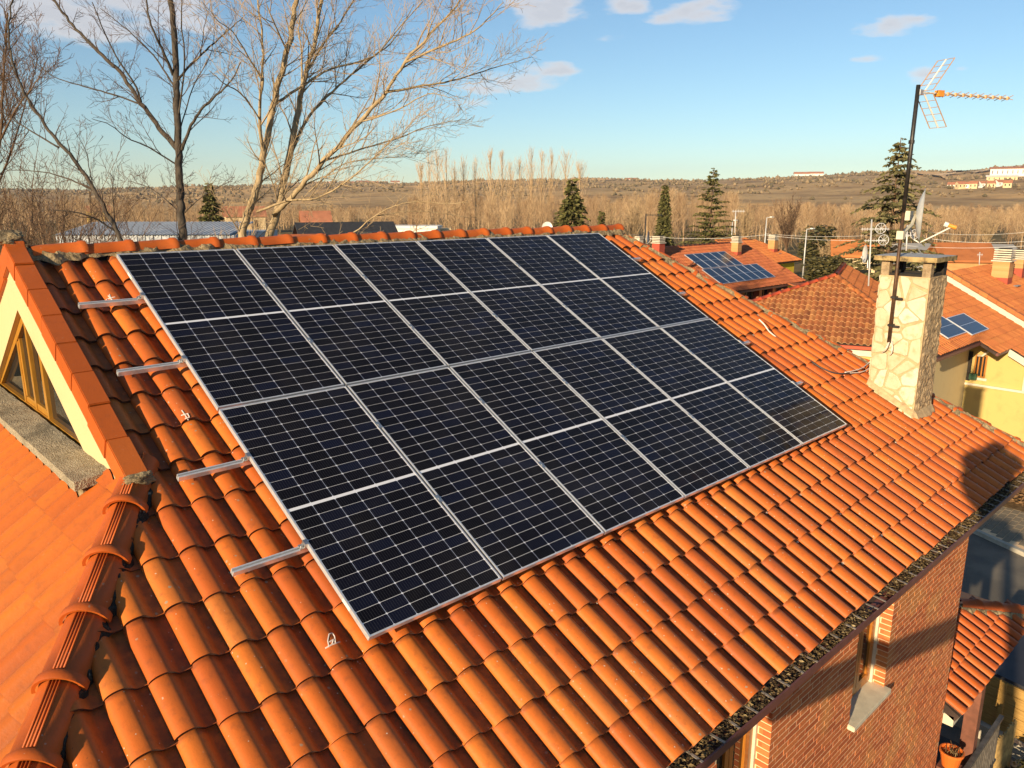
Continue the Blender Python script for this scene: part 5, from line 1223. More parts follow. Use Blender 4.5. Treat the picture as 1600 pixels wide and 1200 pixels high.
def house_c():
    C0_ = Vector((31.6, 1.2, 4.0)) ; pc = lambda x, y: on(x, y, C0_, NU)
    e = empty('terraced_house', 'cream and yellow house with rust tiled roofs on two levels', 'house', (31, 2, 0))
    zc = lambda y: 4.0 + (y - 1.2) * SP / CP
    yt = 6.5; O = Vector((25.6, 1.62, zc(1.62))); O2 = Vector((30.7, .98, zc(.98)))
    tile_field(e, 'roof_tiles', O, XU, YU, NU, [Vector((26.3, 1.62, zc(1.62))), Vector((30.7, 1.62, zc(1.62))), Vector((30.7, 3.7, zc(3.7)))], 'tile_c', 'lip', low=True)
    tile_field(e, 'roof_tiles', O2, XU, YU, NU, [O2, Vector((32.2, .98, zc(.98))), Vector((32.2, -2.6, zc(-2.6))), Vector((36.0, -2.6, zc(-2.6))), Vector((36.0, 4.9, zc(4.9))), Vector((33.2, 4.75, zc(4.75))), Vector((30.7, 3.7, zc(3.7)))], 'tile_c', 'lip', low=True)
    # upper roof and its bare gable strip
    x2 = 36.0; K = 6.42 - 4.86 * SP / CP; z2 = lambda y: K + y * SP / CP; ridge = 5.0; R1 = on(1540, 413, (x2, 4.86, 6.42), NU); R2 = on(1600, 437, (x2, 4.86, 6.42), NU); R3 = R1 + (R2 - R1) * 3.0
    Oc = Vector((x2, -3.0, z2(-3.0))); tile_field(e, 'roof_tiles', Oc, XU, YU, NU, [Oc, Vector((50, -3, z2(-3))), R3, R1, Vector((x2, R1.y - .05, z2(R1.y - .05)))], 'tile_c', 'lip', low=True)
    mb = MB(); q = [(x2 + .1, -3.0), (x2 + .1, 5.8)]
    mb.add([(x2 + .02, -3, zc(-3) - .3), (x2 + .02, 5.0, zc(5.0) - .3), (x2 + .02, 5.0, z2(5.0) - .1), (x2 + .02, -3, z2(-3) - .1), (x2 + .25, -3, zc(-3) - .3), (x2 + .25, 5.0, zc(5.0) - .3), (x2 + .25, 5.0, z2(5.0) - .1), (x2 + .25, -3, z2(-3) - .1)], [(0, 1, 2, 3), (7, 6, 5, 4), (0, 3, 7, 4), (1, 5, 6, 2)]); mb.build('gable_strip', M['white'], e)
    mb = MB(); 
    for k in range(22):
        y0 = -3 + k * .37; mw = roof_mat(0, 0, 0); 
        mb.add([(x2 - .14, y0, z2(y0) + .10), (x2 + .16, y0, z2(y0) + .10), (x2 + .16, y0 + .36, z2(y0 + .36) + .085), (x2 - .14, y0 + .36, z2(y0 + .36) + .085), (x2 - .14, y0, z2(y0) - .09), (x2 - .14, y0 + .36, z2(y0 + .36) - .10)], [(0, 1, 2, 3), (0, 3, 5, 4)])
    mb.build('verge_tiles', M['tile_c'], e)['kind'] = 'stuff'
    # walls
    yw = 2.4; xw = 32.5
    mb = MB(); mb.box((27.0, yw, 0), (xw, 3.2, zc(yw) - .12)); mb.build('wall', M['cream'], e)
    mb = MB(); mb.add([(xw, -3.4, 0), (xw, yw, 0), (xw, yw, 3.75), (xw, 1.15, 3.75), (xw, -3.4, zc(-3.4) + 1.2), (xw + 4.8, -3.4, 0), (xw + 4.8, yw, 0), (xw + 4.8, yw, 3.75), (xw + 4.8, 1.15, 3.75), (xw + 4.8, -3.4, zc(-3.4) + 1.2)], [(0, 1, 2, 3, 4), (9, 8, 7, 6, 5), (0, 4, 9, 5), (1, 6, 7, 2)]) if False else None
    mb.add([(xw, -2.5, 0), (xw, yw, 0), (xw, yw, zc(yw) - .13), (xw, 1.3, zc(1.3) - .13), (xw, -2.5, zc(-2.5) - .13), (35.9, -2.5, 0), (35.9, -2.5, zc(-2.5) - .13), (35.9, 1.3, zc(1.3) - .13)], [(0, 4, 3, 2, 1), (0, 5, 6, 4), (4, 6, 7, 3)]); mb.build('wall', M['yellow'], e)
    window_part(e, (xw - .02, 1.72, 2.50), (xw, 2.14, 3.42), 'x', bars=2)
    mb = MB(); mb.box((xw - .05, 1.64, 2.38), (xw + .02, 2.2, 2.48)); mb.build('window_sill', M['white'], e)
    mb = MB(); mb.box((xw - .03, 2.25, 2.3), (xw + .02, 2.39, 3.5)); mb.build('recess_shade_strip', M['soot_shade'], e)  # flat black strip on the wall, standing in for a shaded recess
    mb = MB(); mb.box((xw - .10, -2.6, 2.13), (xw + .02, 2.39, 2.22)); mb.build('ledge', M['white'], e)
    mb = MB(); mb.box((26.0, 1.56, zc(1.62) - .14), (30.75, 1.66, zc(1.62) - .02)); mb.box((30.72, .93, zc(.98) - .14), (32.2, 1.02, zc(.98) - .02)); mb.build('gutter', M['brownmetal'], e)
    mb = MB(); mb.add([(32.15, .95, zc(.95) - .02), (32.15, -2.6, zc(-2.6) - .02), (32.15, -2.6, zc(-2.6) - .30), (32.15, .95, zc(.95) - .30), (32.48, .95, zc(.95) - .16), (32.48, -2.6, zc(-2.6) - .16), (32.48, -2.6, zc(-2.6) - .30), (32.48, .95, zc(.95) - .30)], [(0, 3, 2, 1), (3, 7, 6, 2), (0, 4, 7, 3)]); mb.build('verge_board', M['white'], e)
    mb = MB(); mb.box((xw - .25, .12, 2.23), (xw - .01, .34, 2.85)); o = mb.build('air_unit', M['white']); tag(o, 'white box unit on the yellow wall at the far right edge', 'air unit')
    pz = on(1564, 439, (36.2, 4.86, 6.42), NU); brick_chimney(e, pz, .72, .95, 5)
    pz = on(1589, 424, (36.2, 4.86, 6.42), NU); brick_chimney(e, pz, .62, .70, 4)
    for (x, y, nm) in ((28.35, 1.98, 'left'), (30.45, 1.80, 'right')): neighbour_panel(x, y, zc(y) + .16, 2.0, 1.12, 'dark blue solar panel on the rust tiled roof, ' + ('half hidden behind the stone chimney' if nm == 'left' else 'the one farther right of the chimney'), 'solar panels right of the chimney')
    mb = MB(); mb.tube([(32.3, 1.60, 3.80), (32.2, 1.66, 3.62), (32.25, 1.85, 3.42), (32.42, 2.05, 3.38)], .045, 6); mb.build('downpipe', M['white'], e)
    mb = MB(); mb.box((xw - .26, 1.98, 2.40), (xw - .04, 2.22, 2.64)); o = mb.build('planter', M['green']); tag(o, 'small green planter hanging under the window in the yellow wall', 'planter')
    # white dish standing on this roof
    c = at(1478, 468, 36.5); rt = Vector((RW[0][0], RW[0][1], 0)); fw = Vector((RW[2][0], RW[2][1], 0)).normalized(); n = (-fw * .80 + rt * .55 + Vector((0, 0, .25))).normalized()
    dish('white round satellite dish on the rust tiled roof just right of the chimney', c, n, .40, 'offwhite', at(1497, 472, 35.6), .9)
def dish(label, c, n, r, mat_, f_, drop):
    up = Vector((0, 0, 1)); u = n.cross(up).normalized(); v = u.cross(n); e = empty('satellite_dish', label, 'satellite dish', c)
    mb = MB(); nr, na = 4, 20
    for i in range(nr + 1):
        for k in range(na): a = 2 * math.pi * k / na; s_ = r * i / nr; mb.v.append(tuple(c + u * s_ * math.cos(a) + v * s_ * 1.1 * math.sin(a) + n * (.2 * r * (i / nr) ** 2)))
    for i in range(nr):
        for k in range(na): mb.face((i * na + k, i * na + (k + 1) % na, (i + 1) * na + (k + 1) % na, (i + 1) * na + k))
    mb.build('reflector', M[mat_], e, True); mb = MB(); b0 = c - v * r * 1.05; mb.tube([b0, b0.lerp(f_, .5) - v * .06, f_], .018, 5); mb.build('arm', M['offwhite'], e)
    mb = MB(); mb.tube([f_, f_ + (c - f_).normalized() * .12], .035, 6); mb.build('feed_horn', M['offwhite'], e); mb = MB(); mb.tube([c - n * .05, c - n * .10 - Vector((0, 0, drop))], .03, 6); mb.build('stand', M['galv'], e)
house_c()
# ------------------------------------------------------------------ land: valley floor, hills, far houses
def sky_el(x, y):
    r = ray(x, y); return r[2] / math.hypot(r[0], r[1]), math.atan2(r[1], r[0])
PROFILE = sorted([(sky_el(x, y)[1], sky_el(x, y)[0]) for x, y in ((-400, 300), (0, 299), (150, 301), (300, 295), (450, 292), (600, 290), (720, 288), (900, 284), (1020, 287), (1200, 283), (1320, 278), (1420, 272), (1500, 274), (1600, 266), (1900, 262))])
def skyline(az):
    if az <= PROFILE[0][0]: return PROFILE[0][1]
    for (a, e), (b, f) in zip(PROFILE[:-1], PROFILE[1:]):
        if az <= b: t = (az - a) / (b - a); return e + (f - e) * t
    return PROFILE[-1][1]
def smooth(t): t = max(0, min(1, t)); return t * t * (3 - 2 * t)
def hill_z(x, y):
    dx, dy = x - CAM[0], y - CAM[1]; r = math.hypot(dx, dy); az = math.atan2(dy, dx); e = skyline(az)
    Rr = 2700 + 500 * mnoise.noise(Vector((az * 3, 0, 1)))
    top = 9.4 + e * Rr
    t = (r - 420) / (Rr - 420)
    if t <= 0: return 0
    z = top * smooth(min(1, t) ** .85)
    z += 9 * mnoise.noise(Vector((x * .004, y * .004, 0))) * smooth(t * 3) * (1 - smooth((t - .75) * 4)) + 4 * mnoise.noise(Vector((x * .013, y * .013, 2))) * smooth(t * 2) * (1 - smooth((t - .8) * 5))
    if t > 1: z = top * max(.2, 1 - (t - 1) * .8)
    return max(0, z)
def land():
    def ring(name, radii, mat_, zf, step=1.0):
        mb = MB(); n = int(360 / step)
        for r in radii:
            for k in range(n):
                a = 2 * math.pi * k / n; x, y = CAM[0] + r * math.cos(a), CAM[1] + r * math.sin(a); mb.v.append((x, y, zf(x, y, r)))
        for j in range(len(radii) - 1):
            for k in range(n): mb.face((j * n + k, (j + 1) * n + k, (j + 1) * n + (k + 1) % n, j * n + (k + 1) % n))
        if radii[0] < 1: pass
        o = mb.build(name, M[mat_], None, True); tag(o, kind='structure'); return o
    ring('ground', [.01, 10, 30, 60, 100, 150, 200, 260, 330, 430], 'ground', lambda x, y, r: -.002 if r > .1 else -.002, 3.0)
    rr = [428 + 40 * i for i in range(60)] + [2900, 3100, 3400, 3800]
    ring('hills', rr, 'hill', lambda x, y, r: hill_z(x, y) - (.6 if r < 440 else 0), .75)
    # oak and scrub dots on the slopes
    mb = MB(); r2 = random.Random(5)
    oc = [(1, 0, 0), (0, 1, 0), (-1, 0, 0), (0, -1, 0), (0, 0, 1), (0, 0, -.6)]; of = [(0, 1, 4), (1, 2, 4), (2, 3, 4), (3, 0, 4), (1, 0, 5), (2, 1, 5), (3, 2, 5), (0, 3, 5)]
    for i in range(12500):
        az = r2.uniform(R(8), R(84)); r = 800 + 2000 * r2.random() ** .7; x, y = CAM[0] + r * math.cos(az), CAM[1] + r * math.sin(az)
        if mnoise.noise(Vector((x * .006, y * .006, 9))) < -.02: continue
        z = hill_z(x, y); s = r2.uniform(1.2, 2.6) * (.7 + r / 1500); M_ = Matrix.Translation((x, y, z + s * .4)) @ Matrix.Rotation(r2.uniform(0, 3), 4, 'Z')
        mb.add([M_ @ (Vector(v) * s * r2.uniform(.7, 1.2)) for v in oc], of)
    n = NT('scrub_oaks'); rr_ = n.rand(); c = n.ramp(rr_, [(0, (.11, .088, .045)), (.5, (.21, .15, .08)), (1, (.31, .22, .12))]); n.fin(c, .95, 0, .1)
    o = mb.build('hill_scrub', n.m); tag(o, 'dark scrub and oaks dotted over the distant hillsides', 'scrub', kind='stuff')
land()
def field(name, quad, d0, d1, mat_):
    mb = MB(); n = 14
    for j in range(n + 1):
        for i in range(n + 1):
            px = quad[0] + (quad[1] - quad[0]) * i / n; d = d0 + (d1 - d0) * j / n + (quad[2] * (i / n - .5)) + 25 * mnoise.noise(Vector((i * .5, j * .5, d0))); p = at(px, 300, d); mb.v.append((p.x, p.y, hill_z(p.x, p.y) + 3.5))
    for j in range(n):
        for i in range(n): mb.face((j * (n + 1) + i, j * (n + 1) + i + 1, (j + 1) * (n + 1) + i + 1, (j + 1) * (n + 1) + i))
    o = mb.build(name, M[mat_], None, True); tag(o, kind='structure')
field('field', (1466, 1536, 120), 1620, 1900, 'ochre'); field('field', (1425, 1475, -150), 1350, 1500, 'ochre'); field('field', (1500, 1575, 60), 2150, 2350, 'ochre'); field('field', (880, 960, 100), 2000, 2200, 'ochre'); field('field', (560, 640, -60), 2250, 2420, 'ochre')
field('dirt_track', (1440, 1600, 260), 1480, 1515, 'joint')
def on_hill(px, d): 
    p = at(px, 300, d); return Vector((p.x, p.y, hill_z(p.x, p.y)))
def simple_house(name, label, c, rot, w_, d_, h, rh, wall, roof, group=None, wins=0, cat='house', flat=False):
    e = empty(name, label, cat, c, group, Matrix.Translation(c) @ Matrix.Rotation(rot, 4, 'Z'))
    mb = MB(); mb.box((-w_ / 2, -d_ / 2, -2), (w_ / 2, d_ / 2, h)); 
    if not flat: mb.add([(-w_ / 2, -d_ / 2, h), (-w_ / 2, d_ / 2, h), (-w_ / 2, 0, h + rh), (w_ / 2, -d_ / 2, h), (w_ / 2, d_ / 2, h), (w_ / 2, 0, h + rh)], [(0, 2, 1), (3, 4, 5)])
    mb.build('wall', M[wall], e, local=True); o = .06 * w_ * .5 + .2; mb = MB()
    if flat: mb.box((-w_ / 2 - o * .4, -d_ / 2 - o * .4, h + .002), (w_ / 2 + o * .4, d_ / 2 + o * .4, h + rh))
    else:
        k = rh / (d_ / 2)
        for s_ in (-1, 1):
            mb.add([(-w_ / 2 - o, s_ * (d_ / 2 + o), h - k * o + .02), (w_ / 2 + o, s_ * (d_ / 2 + o), h - k * o + .02), (w_ / 2 + o, 0, h + rh + .02), (-w_ / 2 - o, 0, h + rh + .02), (-w_ / 2 - o, s_ * (d_ / 2 + o), h - k * o + .22), (w_ / 2 + o, s_ * (d_ / 2 + o), h - k * o + .22), (w_ / 2 + o, 0, h + rh + .22), (-w_ / 2 - o, 0, h + rh + .22)],
                   [(0, 1, 2, 3), (4, 5, 6, 7), (0, 1, 5, 4), (1, 2, 6, 5), (3, 0, 4, 7)])
    mb.build('roof', M[roof], e, local=True)
    for k in range(wins):
        x = -w_ / 2 + w_ * (k + .5) / wins
        mb = MB(); mb.box((x - .55, -d_ / 2 - .04, h * .35), (x + .55, -d_ / 2 + .02, h * .75)); mb.build('window', M['glass'], e, local=True)
        mb = MB(); mb.box((-d_ * 0 - w_ / 2 - .04, -.6, h * .35), (-w_ / 2 + .02, .6, h * .75)); mb.build('window', M['glass'], e, local=True) if k == 0 else None
    return e
def far_houses():
    view = lambda x: math.atan2(*(lambda r: (r[1], r[0]))(ray(x, 300)))
    k = 0
    for (x, d, w_, roof) in ((1486, 900, 8, 1), (1499, 860, 8, 1), (1511, 940, 8, 1), (1520, 850, 8, 1), (1534, 930, 9, 1), (1546, 850, 8, 1), (1559, 920, 9, 1), (1573, 840, 8, 1)):
        p = on_hill(x, d); simple_house('hill_house', ORD[k] + ' from the left in the row of small pale houses on the right hillside' if k < 7 else 'last house at the right end of the row on the right hillside', p, view(x) - 1.2 + rnd.uniform(-.6, .6), w_, 8, 5, 2.6, 'farcream' if k % 2 else 'farwhite', 'farroof', 'row of houses on the right hillside', 2); k += 1
    p = on_hill(1578, 1250); simple_house('hill_building', 'long white building with rows of windows high on the right hillside', p, view(1578) - 1.57, 62, 22, 13, 2.5, 'farwhite', 'farroof', None, 9, 'building')
    p = on_hill(1562, 1180); simple_house('hill_building', 'lower cream building in front of the long white one on the hillside', p, view(1562) - 1.5, 40, 14, 7, 2, 'farcream', 'farwhite', None, 6, 'building')
    for (x, d, lab) in ((1492, 2350, 'tiny white house on the skyline left of two ochre mounds'), (1250, 1900, 'pale farm building on the slope below the skyline beside the tall cedar'), (1272, 1920, 'second pale farm building on the slope beside the tall cedar'), (985, 2300, 'white row of buildings just under the skyline behind the spruce')):
        p = on_hill(x, d); simple_house('hill_house', lab, p, view(x) - 1.4, 34, 16, 8, 4, 'farwhite', 'farroof', None, 2)
    for i, x in enumerate((492, 507, 521, 538, 552, 566, 583, 600, 618)):
        p = on_hill(x, 2450 + rnd.uniform(-120, 60)); simple_house('hill_house', ('leftmost', 'second', 'third', 'fourth', 'fifth', 'sixth', 'seventh', 'eighth', 'rightmost')[i] + ' pale house of the village along the far left ridge', p, view(x) - 1.4 + rnd.uniform(-.3, .3), rnd.uniform(22, 36), 14, rnd.uniform(7, 10), 4, 'farwhite' if i % 3 else 'farcream', 'farroof', 'village houses on the far left ridge', 0)
    # nearer buildings seen between the bare trees
    def put(x, y, d, **k): p = at(x, y, d); p.z = 0; return p
    p = put(625, 350, 150); simple_house('warehouse', 'long white low building catching the sun beyond the ridge, behind the poplars', p, view(625) - 1.75, 15, 7, 4.2, .5, 'farwhite', 'farwhite', None, 0, 'building', True)
    p = put(668, 353, 155); simple_house('warehouse', 'long low ochre building right of the white one beyond the ridge', p, view(668) - 1.6, 9, 6, 3.6, .4, 'farcream', 'farcream', None, 0, 'building', True)
    p = put(540, 360, 82); simple_house('black_roof_house', 'house with a black pitched roof showing above the ridge tiles', p, view(540) - 1.35, 9.5, 7, 4.9, 2.1, 'post', 'darkroof', None, 0)
    p = put(585, 360, 80); mb = MB(); mb.box((p.x - .9, p.y - .9, 0), (p.x + .9, p.y + .9, 6.3)); 
    o = mb.build('chimney_block', M['darkroof']); tag(o, 'square black stack standing right of the black roofed house', 'stack')
    p = put(455, 362, 78); simple_house('red_roof_house', 'low house with a pinkish red roof between the pale tree and the black roof', p, view(455) - 1.5, 6, 7, 4.4, 1.5, 'farcream', 'tile_a', None, 0)
    p = put(382, 340, 230); simple_house('red_roof_house', 'far red roofed house left of the pale tree stems', p, view(382) - 1.5, 11, 9, 5, 2.5, 'farcream', 'farroof', None, 2)
    p = put(155, 345, 330); simple_house('orange_house', 'far orange walled house behind the slanting trunk', p, view(155) - 1.5, 9, 8, 5, 2.0, 'bright', 'farroof', None, 2)
    p = put(493, 345, 170); simple_house('yellow_house', 'small bright yellow house beyond the black roof', p, view(493) - 1.5, 6, 6, 5, 2, 'bright', 'farroof', None, 0)
    # blue-grey ribbed shed
    a, b = put(88, 370, 46), put(365, 360, 46); d = (b - a); L = d.length; d.normalize(); e = empty('metal_shed', 'long shed of ribbed blue grey sheet steel behind the bare trees', 'shed', a, None, Matrix.Translation(a) @ Matrix.Rotation(math.atan2(d.y, d.x), 4, 'Z'))
    zt, zw = 8.05, 7.42; n = int(L / .24); mb = MB(); rf = MB()
    for i in range(n):
        x = i * .24
        mb.box((x, -.05 - .05 * (i % 2), 0), (x + .24, .0, zw)); 
        rf.add([(x, -.25, zw + .0), (x + .05, -.25, zw + .05), (x + .19, -.25, zw + .05), (x + .24, -.25, zw), (x, 4.5, zt), (x + .05, 4.5, zt + .05), (x + .19, 4.5, zt + .05), (x + .24, 4.5, zt)], [(0, 1, 5, 4), (1, 2, 6, 5), (2, 3, 7, 6)])
    o = mb.build('wall_sheets', M['shed'], e, local=True); o['kind'] = 'stuff'; o = rf.build('roof_sheets', M['shed'], e, local=True); o['kind'] = 'stuff'
    mb = MB(); mb.box((0, 0, 0), (L, 9, zw)); mb.build('hall', M['shed'], e, local=True)
    # houses right of centre in the middle distance
    p = put(1500, 400, 74); simple_house('tan_roof_house', 'house with a tan tiled roof and brick end behind the chimney cap', p, view(1500) - 1.25, 4.4, 5, 4.0, 1.3, 'chimbrick', 'tile_b', None, 1)
    p = put(1332, 410, 70); simple_house('cream_house', 'cream walled house with a low red roof behind the evergreen shrub', p, view(1332) - 1.5, 3.4, 4, 4.7, 1.1, 'farcream', 'tile_c', None, 2)
    p = put(1490, 385, 96); simple_house('cream_house', 'pale low building behind the tan roofed house', p, view(1490) - 1.3, 12, 8, 3.0, 1.0, 'grey', 'grey', None, 2)
far_houses()

# ------------------------------------------------------------------ trees
def polyline(pts, n):
    P = [Vector(p) for p in pts]; out = []
    for i in range(len(P) - 1):
        a = P[max(0, i - 1)]; b = P[i]; c = P[i + 1]; d = P[min(len(P) - 1, i + 2)]
        for k in range(n):
            t = k / n; out.append(.5 * ((2 * b) + (c - a) * t + (2 * a - 5 * b + 4 * c - d) * t * t + (3 * b - a - 3 * c + d) * t ** 3))
    out.append(P[-1]); return out
def sprout(mb, pts, rads, lvl, rng, cfg):
    """side shoots along a limb, recursively, into one mesh of twigs"""
    L = sum((pts[i + 1] - pts[i]).length for i in range(len(pts) - 1)); acc = 0; nxt = L * cfg['start'][lvl]
    for i in range(len(pts) - 1):
        seg = (pts[i + 1] - pts[i]).length
        while nxt < acc + seg:
            t = (nxt - acc) / max(seg, 1e-6); p = pts[i].lerp(pts[i + 1], t); d = (pts[i + 1] - pts[i]).normalized()
            f = nxt / L; ax = d.orthogonal().normalized(); ax.rotate(Matrix.Rotation(rng.uniform(0, 6.283), 3, d)); ang = rng.uniform(*cfg['ang'])
            nd = (d * math.cos(ang) + ax * math.sin(ang)); nd = (nd + Vector((0, 0, cfg['up'])) + Vector(cfg.get('lean', (0, 0, 0)))).normalized()
            ln = cfg['len'][lvl] * rng.uniform(.55, 1.2) * (1 - .55 * f); r0 = min(rads[i] * .6, cfg['rad'][lvl]) * rng.uniform(.7, 1.1)
            n = cfg['seg'][lvl]; q = [p]; dd = nd
            for k in range(n):
                dd = (dd + Vector((rng.uniform(-1, 1), rng.uniform(-1, 1), rng.uniform(-1, 1))) * cfg['wob'] + Vector((0, 0, cfg['curl']))).normalized(); q.append(q[-1] + dd * (ln / n))
            rr = [max(cfg['rmin'], r0 * (1 - .8 * k / n)) for k in range(n + 1)]
            mb.tube(q, rr, 3 if lvl > 0 else 4, False)
            if lvl + 1 < len(cfg['len']): sprout(mb, q, rr, lvl + 1, rng, cfg)
            nxt += cfg['gap'][lvl] * rng.uniform(.6, 1.4)
        acc += seg
def bare_tree(label, D, limbs, barkm, twigm, seed, cfg, base_z=0, group='bare trees beyond the ridge'):
    """limbs: list of (points in photo pixels with distance offsets, radius at the start, radius at the end)"""
    rng = random.Random(seed); first = at(*limbs[0][0][0][:2], D); root = Vector((first.x, first.y, base_z))
    e = empty('bare_tree', label, 'tree', root, group); tw = MB(); k = 0
    for (pl, r0, r1) in limbs:
        off = pl[0][2] if len(pl[0]) > 2 else 0; P = []
        for i, q in enumerate(pl): P.append(at(q[0], q[1], D + (q[2] if len(q) > 2 else 0)))
        if k == 0:
            if r0 > 0:
                dv = P[0] - P[1]; dv = dv * min(1.0, .9 / max(.01, abs(dv.z))); g0 = P[0] + dv; g0 = Vector((g0.x, g0.y, base_z)); P = [g0, g0.lerp(P[0] + dv, .5), P[0] + dv * .95] + P
        r0 = abs(r0); pts = polyline(P, 5); 
        pts = [p + Vector((rng.uniform(-1, 1), rng.uniform(-1, 1), rng.uniform(-1, 1))) * min(.03, r0 * .35) * (0 < i < len(pts) - 1) for i, p in enumerate(pts)]
        rads = [r0 + (r1 - r0) * i / (len(pts) - 1) for i in range(len(pts))]
        mb = MB(); mb.tube(pts, rads, 8 if r0 > .05 else 6); mb.build('trunk' if k == 0 else 'limb', M[barkm], e, True)
        sprout(tw, pts, rads, 0, rng, cfg); k += 1
    o = tw.build('twigs', M[twigm], e); o['kind'] = 'stuff'; return e
s3 = lambda L, ox=0: [((ox + x / 3), y / 3, *r) for (x, y, *r) in L]
CFG = dict(start=(.18, .15, .12), ang=(.45, 1.0), up=.16, len=(2.1, .85, .36), rad=(.022, .009, .005), seg=(6, 4, 3), wob=.17, curl=.03, rmin=.0034, gap=(.32, .19, .14))
CFG1 = dict(CFG, gap=(.48, .21, .15), len=(1.9, .75, .3), rmin=.0045)
def hero_trees():
    bare_tree('dark straight trunk tree with bare upswept limbs behind the ridge', 25.0, [
        (s3([(861, 1150), (850, 1000), (842, 850), (836, 700), (826, 450), (824, 300), (812, 100), (792, -60)]), .165, .085),
        (s3([(838, 712), (750, 600, .2), (660, 482, .5), (580, 362, .7), (480, 258, .9), (390, 172, 1), (310, 80, 1.2), (235, -20, 1.4)]), .085, .035),
        (s3([(662, 478, .5), (630, 392, .2), (560, 290, 0), (490, 150, -.3), (432, 10, -.5)]), .036, .014),
        (s3([(655, 486, .5), (520, 440, .9), (400, 406, 1.2), (250, 358, 1.6), (150, 280, 2.0)]), .034, .010),
        (s3([(852, 702), (880, 622, -.3), (930, 530, -.7), (1010, 450, -1), (1070, 396, -1.2), (1130, 290, -1.6)]), .055, .016),
        (s3([(836, 372), (900, 300, .4), (980, 222, .9), (1050, 160, 1.2), (1140, 80, 1.6)]), .042, .014),
        (s3([(812, 352), (770, 250, -.5), (710, 120, -.9), (680, -20, -1.1)]), .05, .02),
        (s3([(815, 402), (720, 262, .6), (600, 142, 1.2), (470, 40, 1.6)]), .032, .010),
        (s3([(828, 772), (700, 692, -.6), (600, 648, -1.1), (520, 588, -1.6), (430, 556, -2.0)]), .026, .008),
        (s3([(845, 1000), (780, 938, .5), (700, 880, 1.1), (600, 848, 1.5)]), .022, .007),
        (s3([(862, 1000), (940, 928, -.5), (1040, 868, -1.1), (1090, 850, -1.4)]), .022, .007),
        (s3([(832, 560), (865, 300, -.6), (850, 100, -.8), (856, -40, -1)]), .030, .014),
        (s3([(836, 640), (905, 410, .8), (985, 260, 1.5), (1010, 120, 2)]), .022, .008)], 'barkdark', 'twigdark', 41, CFG1)
    bare_tree('thin dark trunk slanting up to the left with bare branches', 23.0, [
        (s3([(575, 1155), (530, 1050), (440, 890), (340, 742), (270, 665), (200, 565), (120, 445), (62, 300), (40, 150), (62, -30)]), .085, .022),
        (s3([(445, 898), (330, 842, .5), (200, 806, 1), (30, 796, 1.5)]), .030, .010),
        (s3([(545, 1085), (440, 1022, -.4), (330, 990, -.8), (190, 984, -1.1)]), .028, .009),
        (s3([(275, 692), (160, 622, .4), (60, 560, .9), (-20, 500, 1.2)]), .028, .010),
        (s3([(540, 1060), (532, 960, .3), (528, 870, .5), (540, 780, .7)]), .016, .006),
        (s3([(190, 550), (110, 420, .5), (20, 250, 1), (-40, 150, 1.4)]), .024, .010),
        (s3([(440, 880), (420, 800, -.4), (400, 700, -.8), (340, 600, -1)]), .016, .005)], 'barkdark', 'twigdark', 43, dict(CFG1, gap=(.5, .26, .2), len=(1.5, .6, .28)))
    g = lambda L: [((350 + x / 3), y / 3, *r) for (x, y, *r) in L]
    bare_tree('pale tan tree of several sunlit stems with bare branches fanning right', 19.0, [
        (g([(78, 1140), (110, 1010), (150, 900), (185, 740), (232, 500), (285, 292), (322, 110), (342, -40)]), .115, .055),
        (g([(188, 728), (166, 545, -.4), (180, 372, -.6), (182, 180, -.7), (150, -40, -.8)]), .045, .018),
        (g([(196, 1190, .5), (212, 1110, .5), (268, 905, .5), (318, 690, .6), (358, 470, .7), (388, 330, .8), (430, 165, .9), (460, -30, 1)]), -.115, .040),
        (g([(235, 1005, .4), (340, 902, -.3), (470, 752, -.8), (640, 570, -1.3), (762, 430, -1.6), (850, 292, -1.9), (1000, 125, -2.2), (1130, -20, -2.5)]), .070, .016),
        (g([(468, 756, -.8), (620, 706, -.4), (820, 646, .2), (960, 590, .6), (1130, 560, 1.0)]), .026, .006),
        (g([(762, 432, -1.6), (930, 402, -1.2), (1100, 372, -.8), (1250, 322, -.3), (1440, 268, .1)]), .030, .006),
        (g([(850, 292, -1.9), (1030, 212, -2.4), (1180, 142, -2.9), (1310, 10, -3.3)]), .028, .008),
        (g([(320, 690, .6), (400, 545, 1.1), (540, 402, 1.7), (680, 282, 2.2), (800, 182, 2.6), (890, 20, 3)]), .042, .010),
        (g([(236, 490), (370, 402, .5), (500, 322, 1), (700, 262, 1.5), (830, 120, 2.0), (930, 10, 2.4)]), .040, .010),
        (g([(155, 992), (300, 942, -.6), (430, 928, -1.1), (560, 862, -1.6), (680, 760, -2), (800, 640, -2.4)]), .032, .009),
        (g([(392, 330, .8), (470, 200, 1.4), (560, 80, 1.9), (620, -30, 2.2)]), .032, .012),
        (g([(300, 250), (240, 120, -.8), (200, 20, -1.2)]), .028, .012),
        (g([(180, 380, -.6), (110, 260, -1.2), (40, 150, -1.8), (-40, 90, -2.3)]), .022, .008),
        (g([(170, 560, -.4), (80, 440, -1.1), (0, 390, -1.6), (-70, 330, -2)]), .020, .007),
        (g([(362, 470, .7), (365, 260, 1.6), (350, 120, 2.2), (390, -20, 2.8)]), .030, .012),
        (g([(400, 900, -.5), (560, 770, 0), (760, 740, .5), (880, 735, .9)]), .018, .006),
        (g([(640, 572, -1.3), (800, 520, -1.9), (960, 440, -2.4), (1060, 460, -2.8)]), .020, .006)], 'barktan', 'twigtan', 47, dict(CFG, lean=(.04, -.03, 0)))
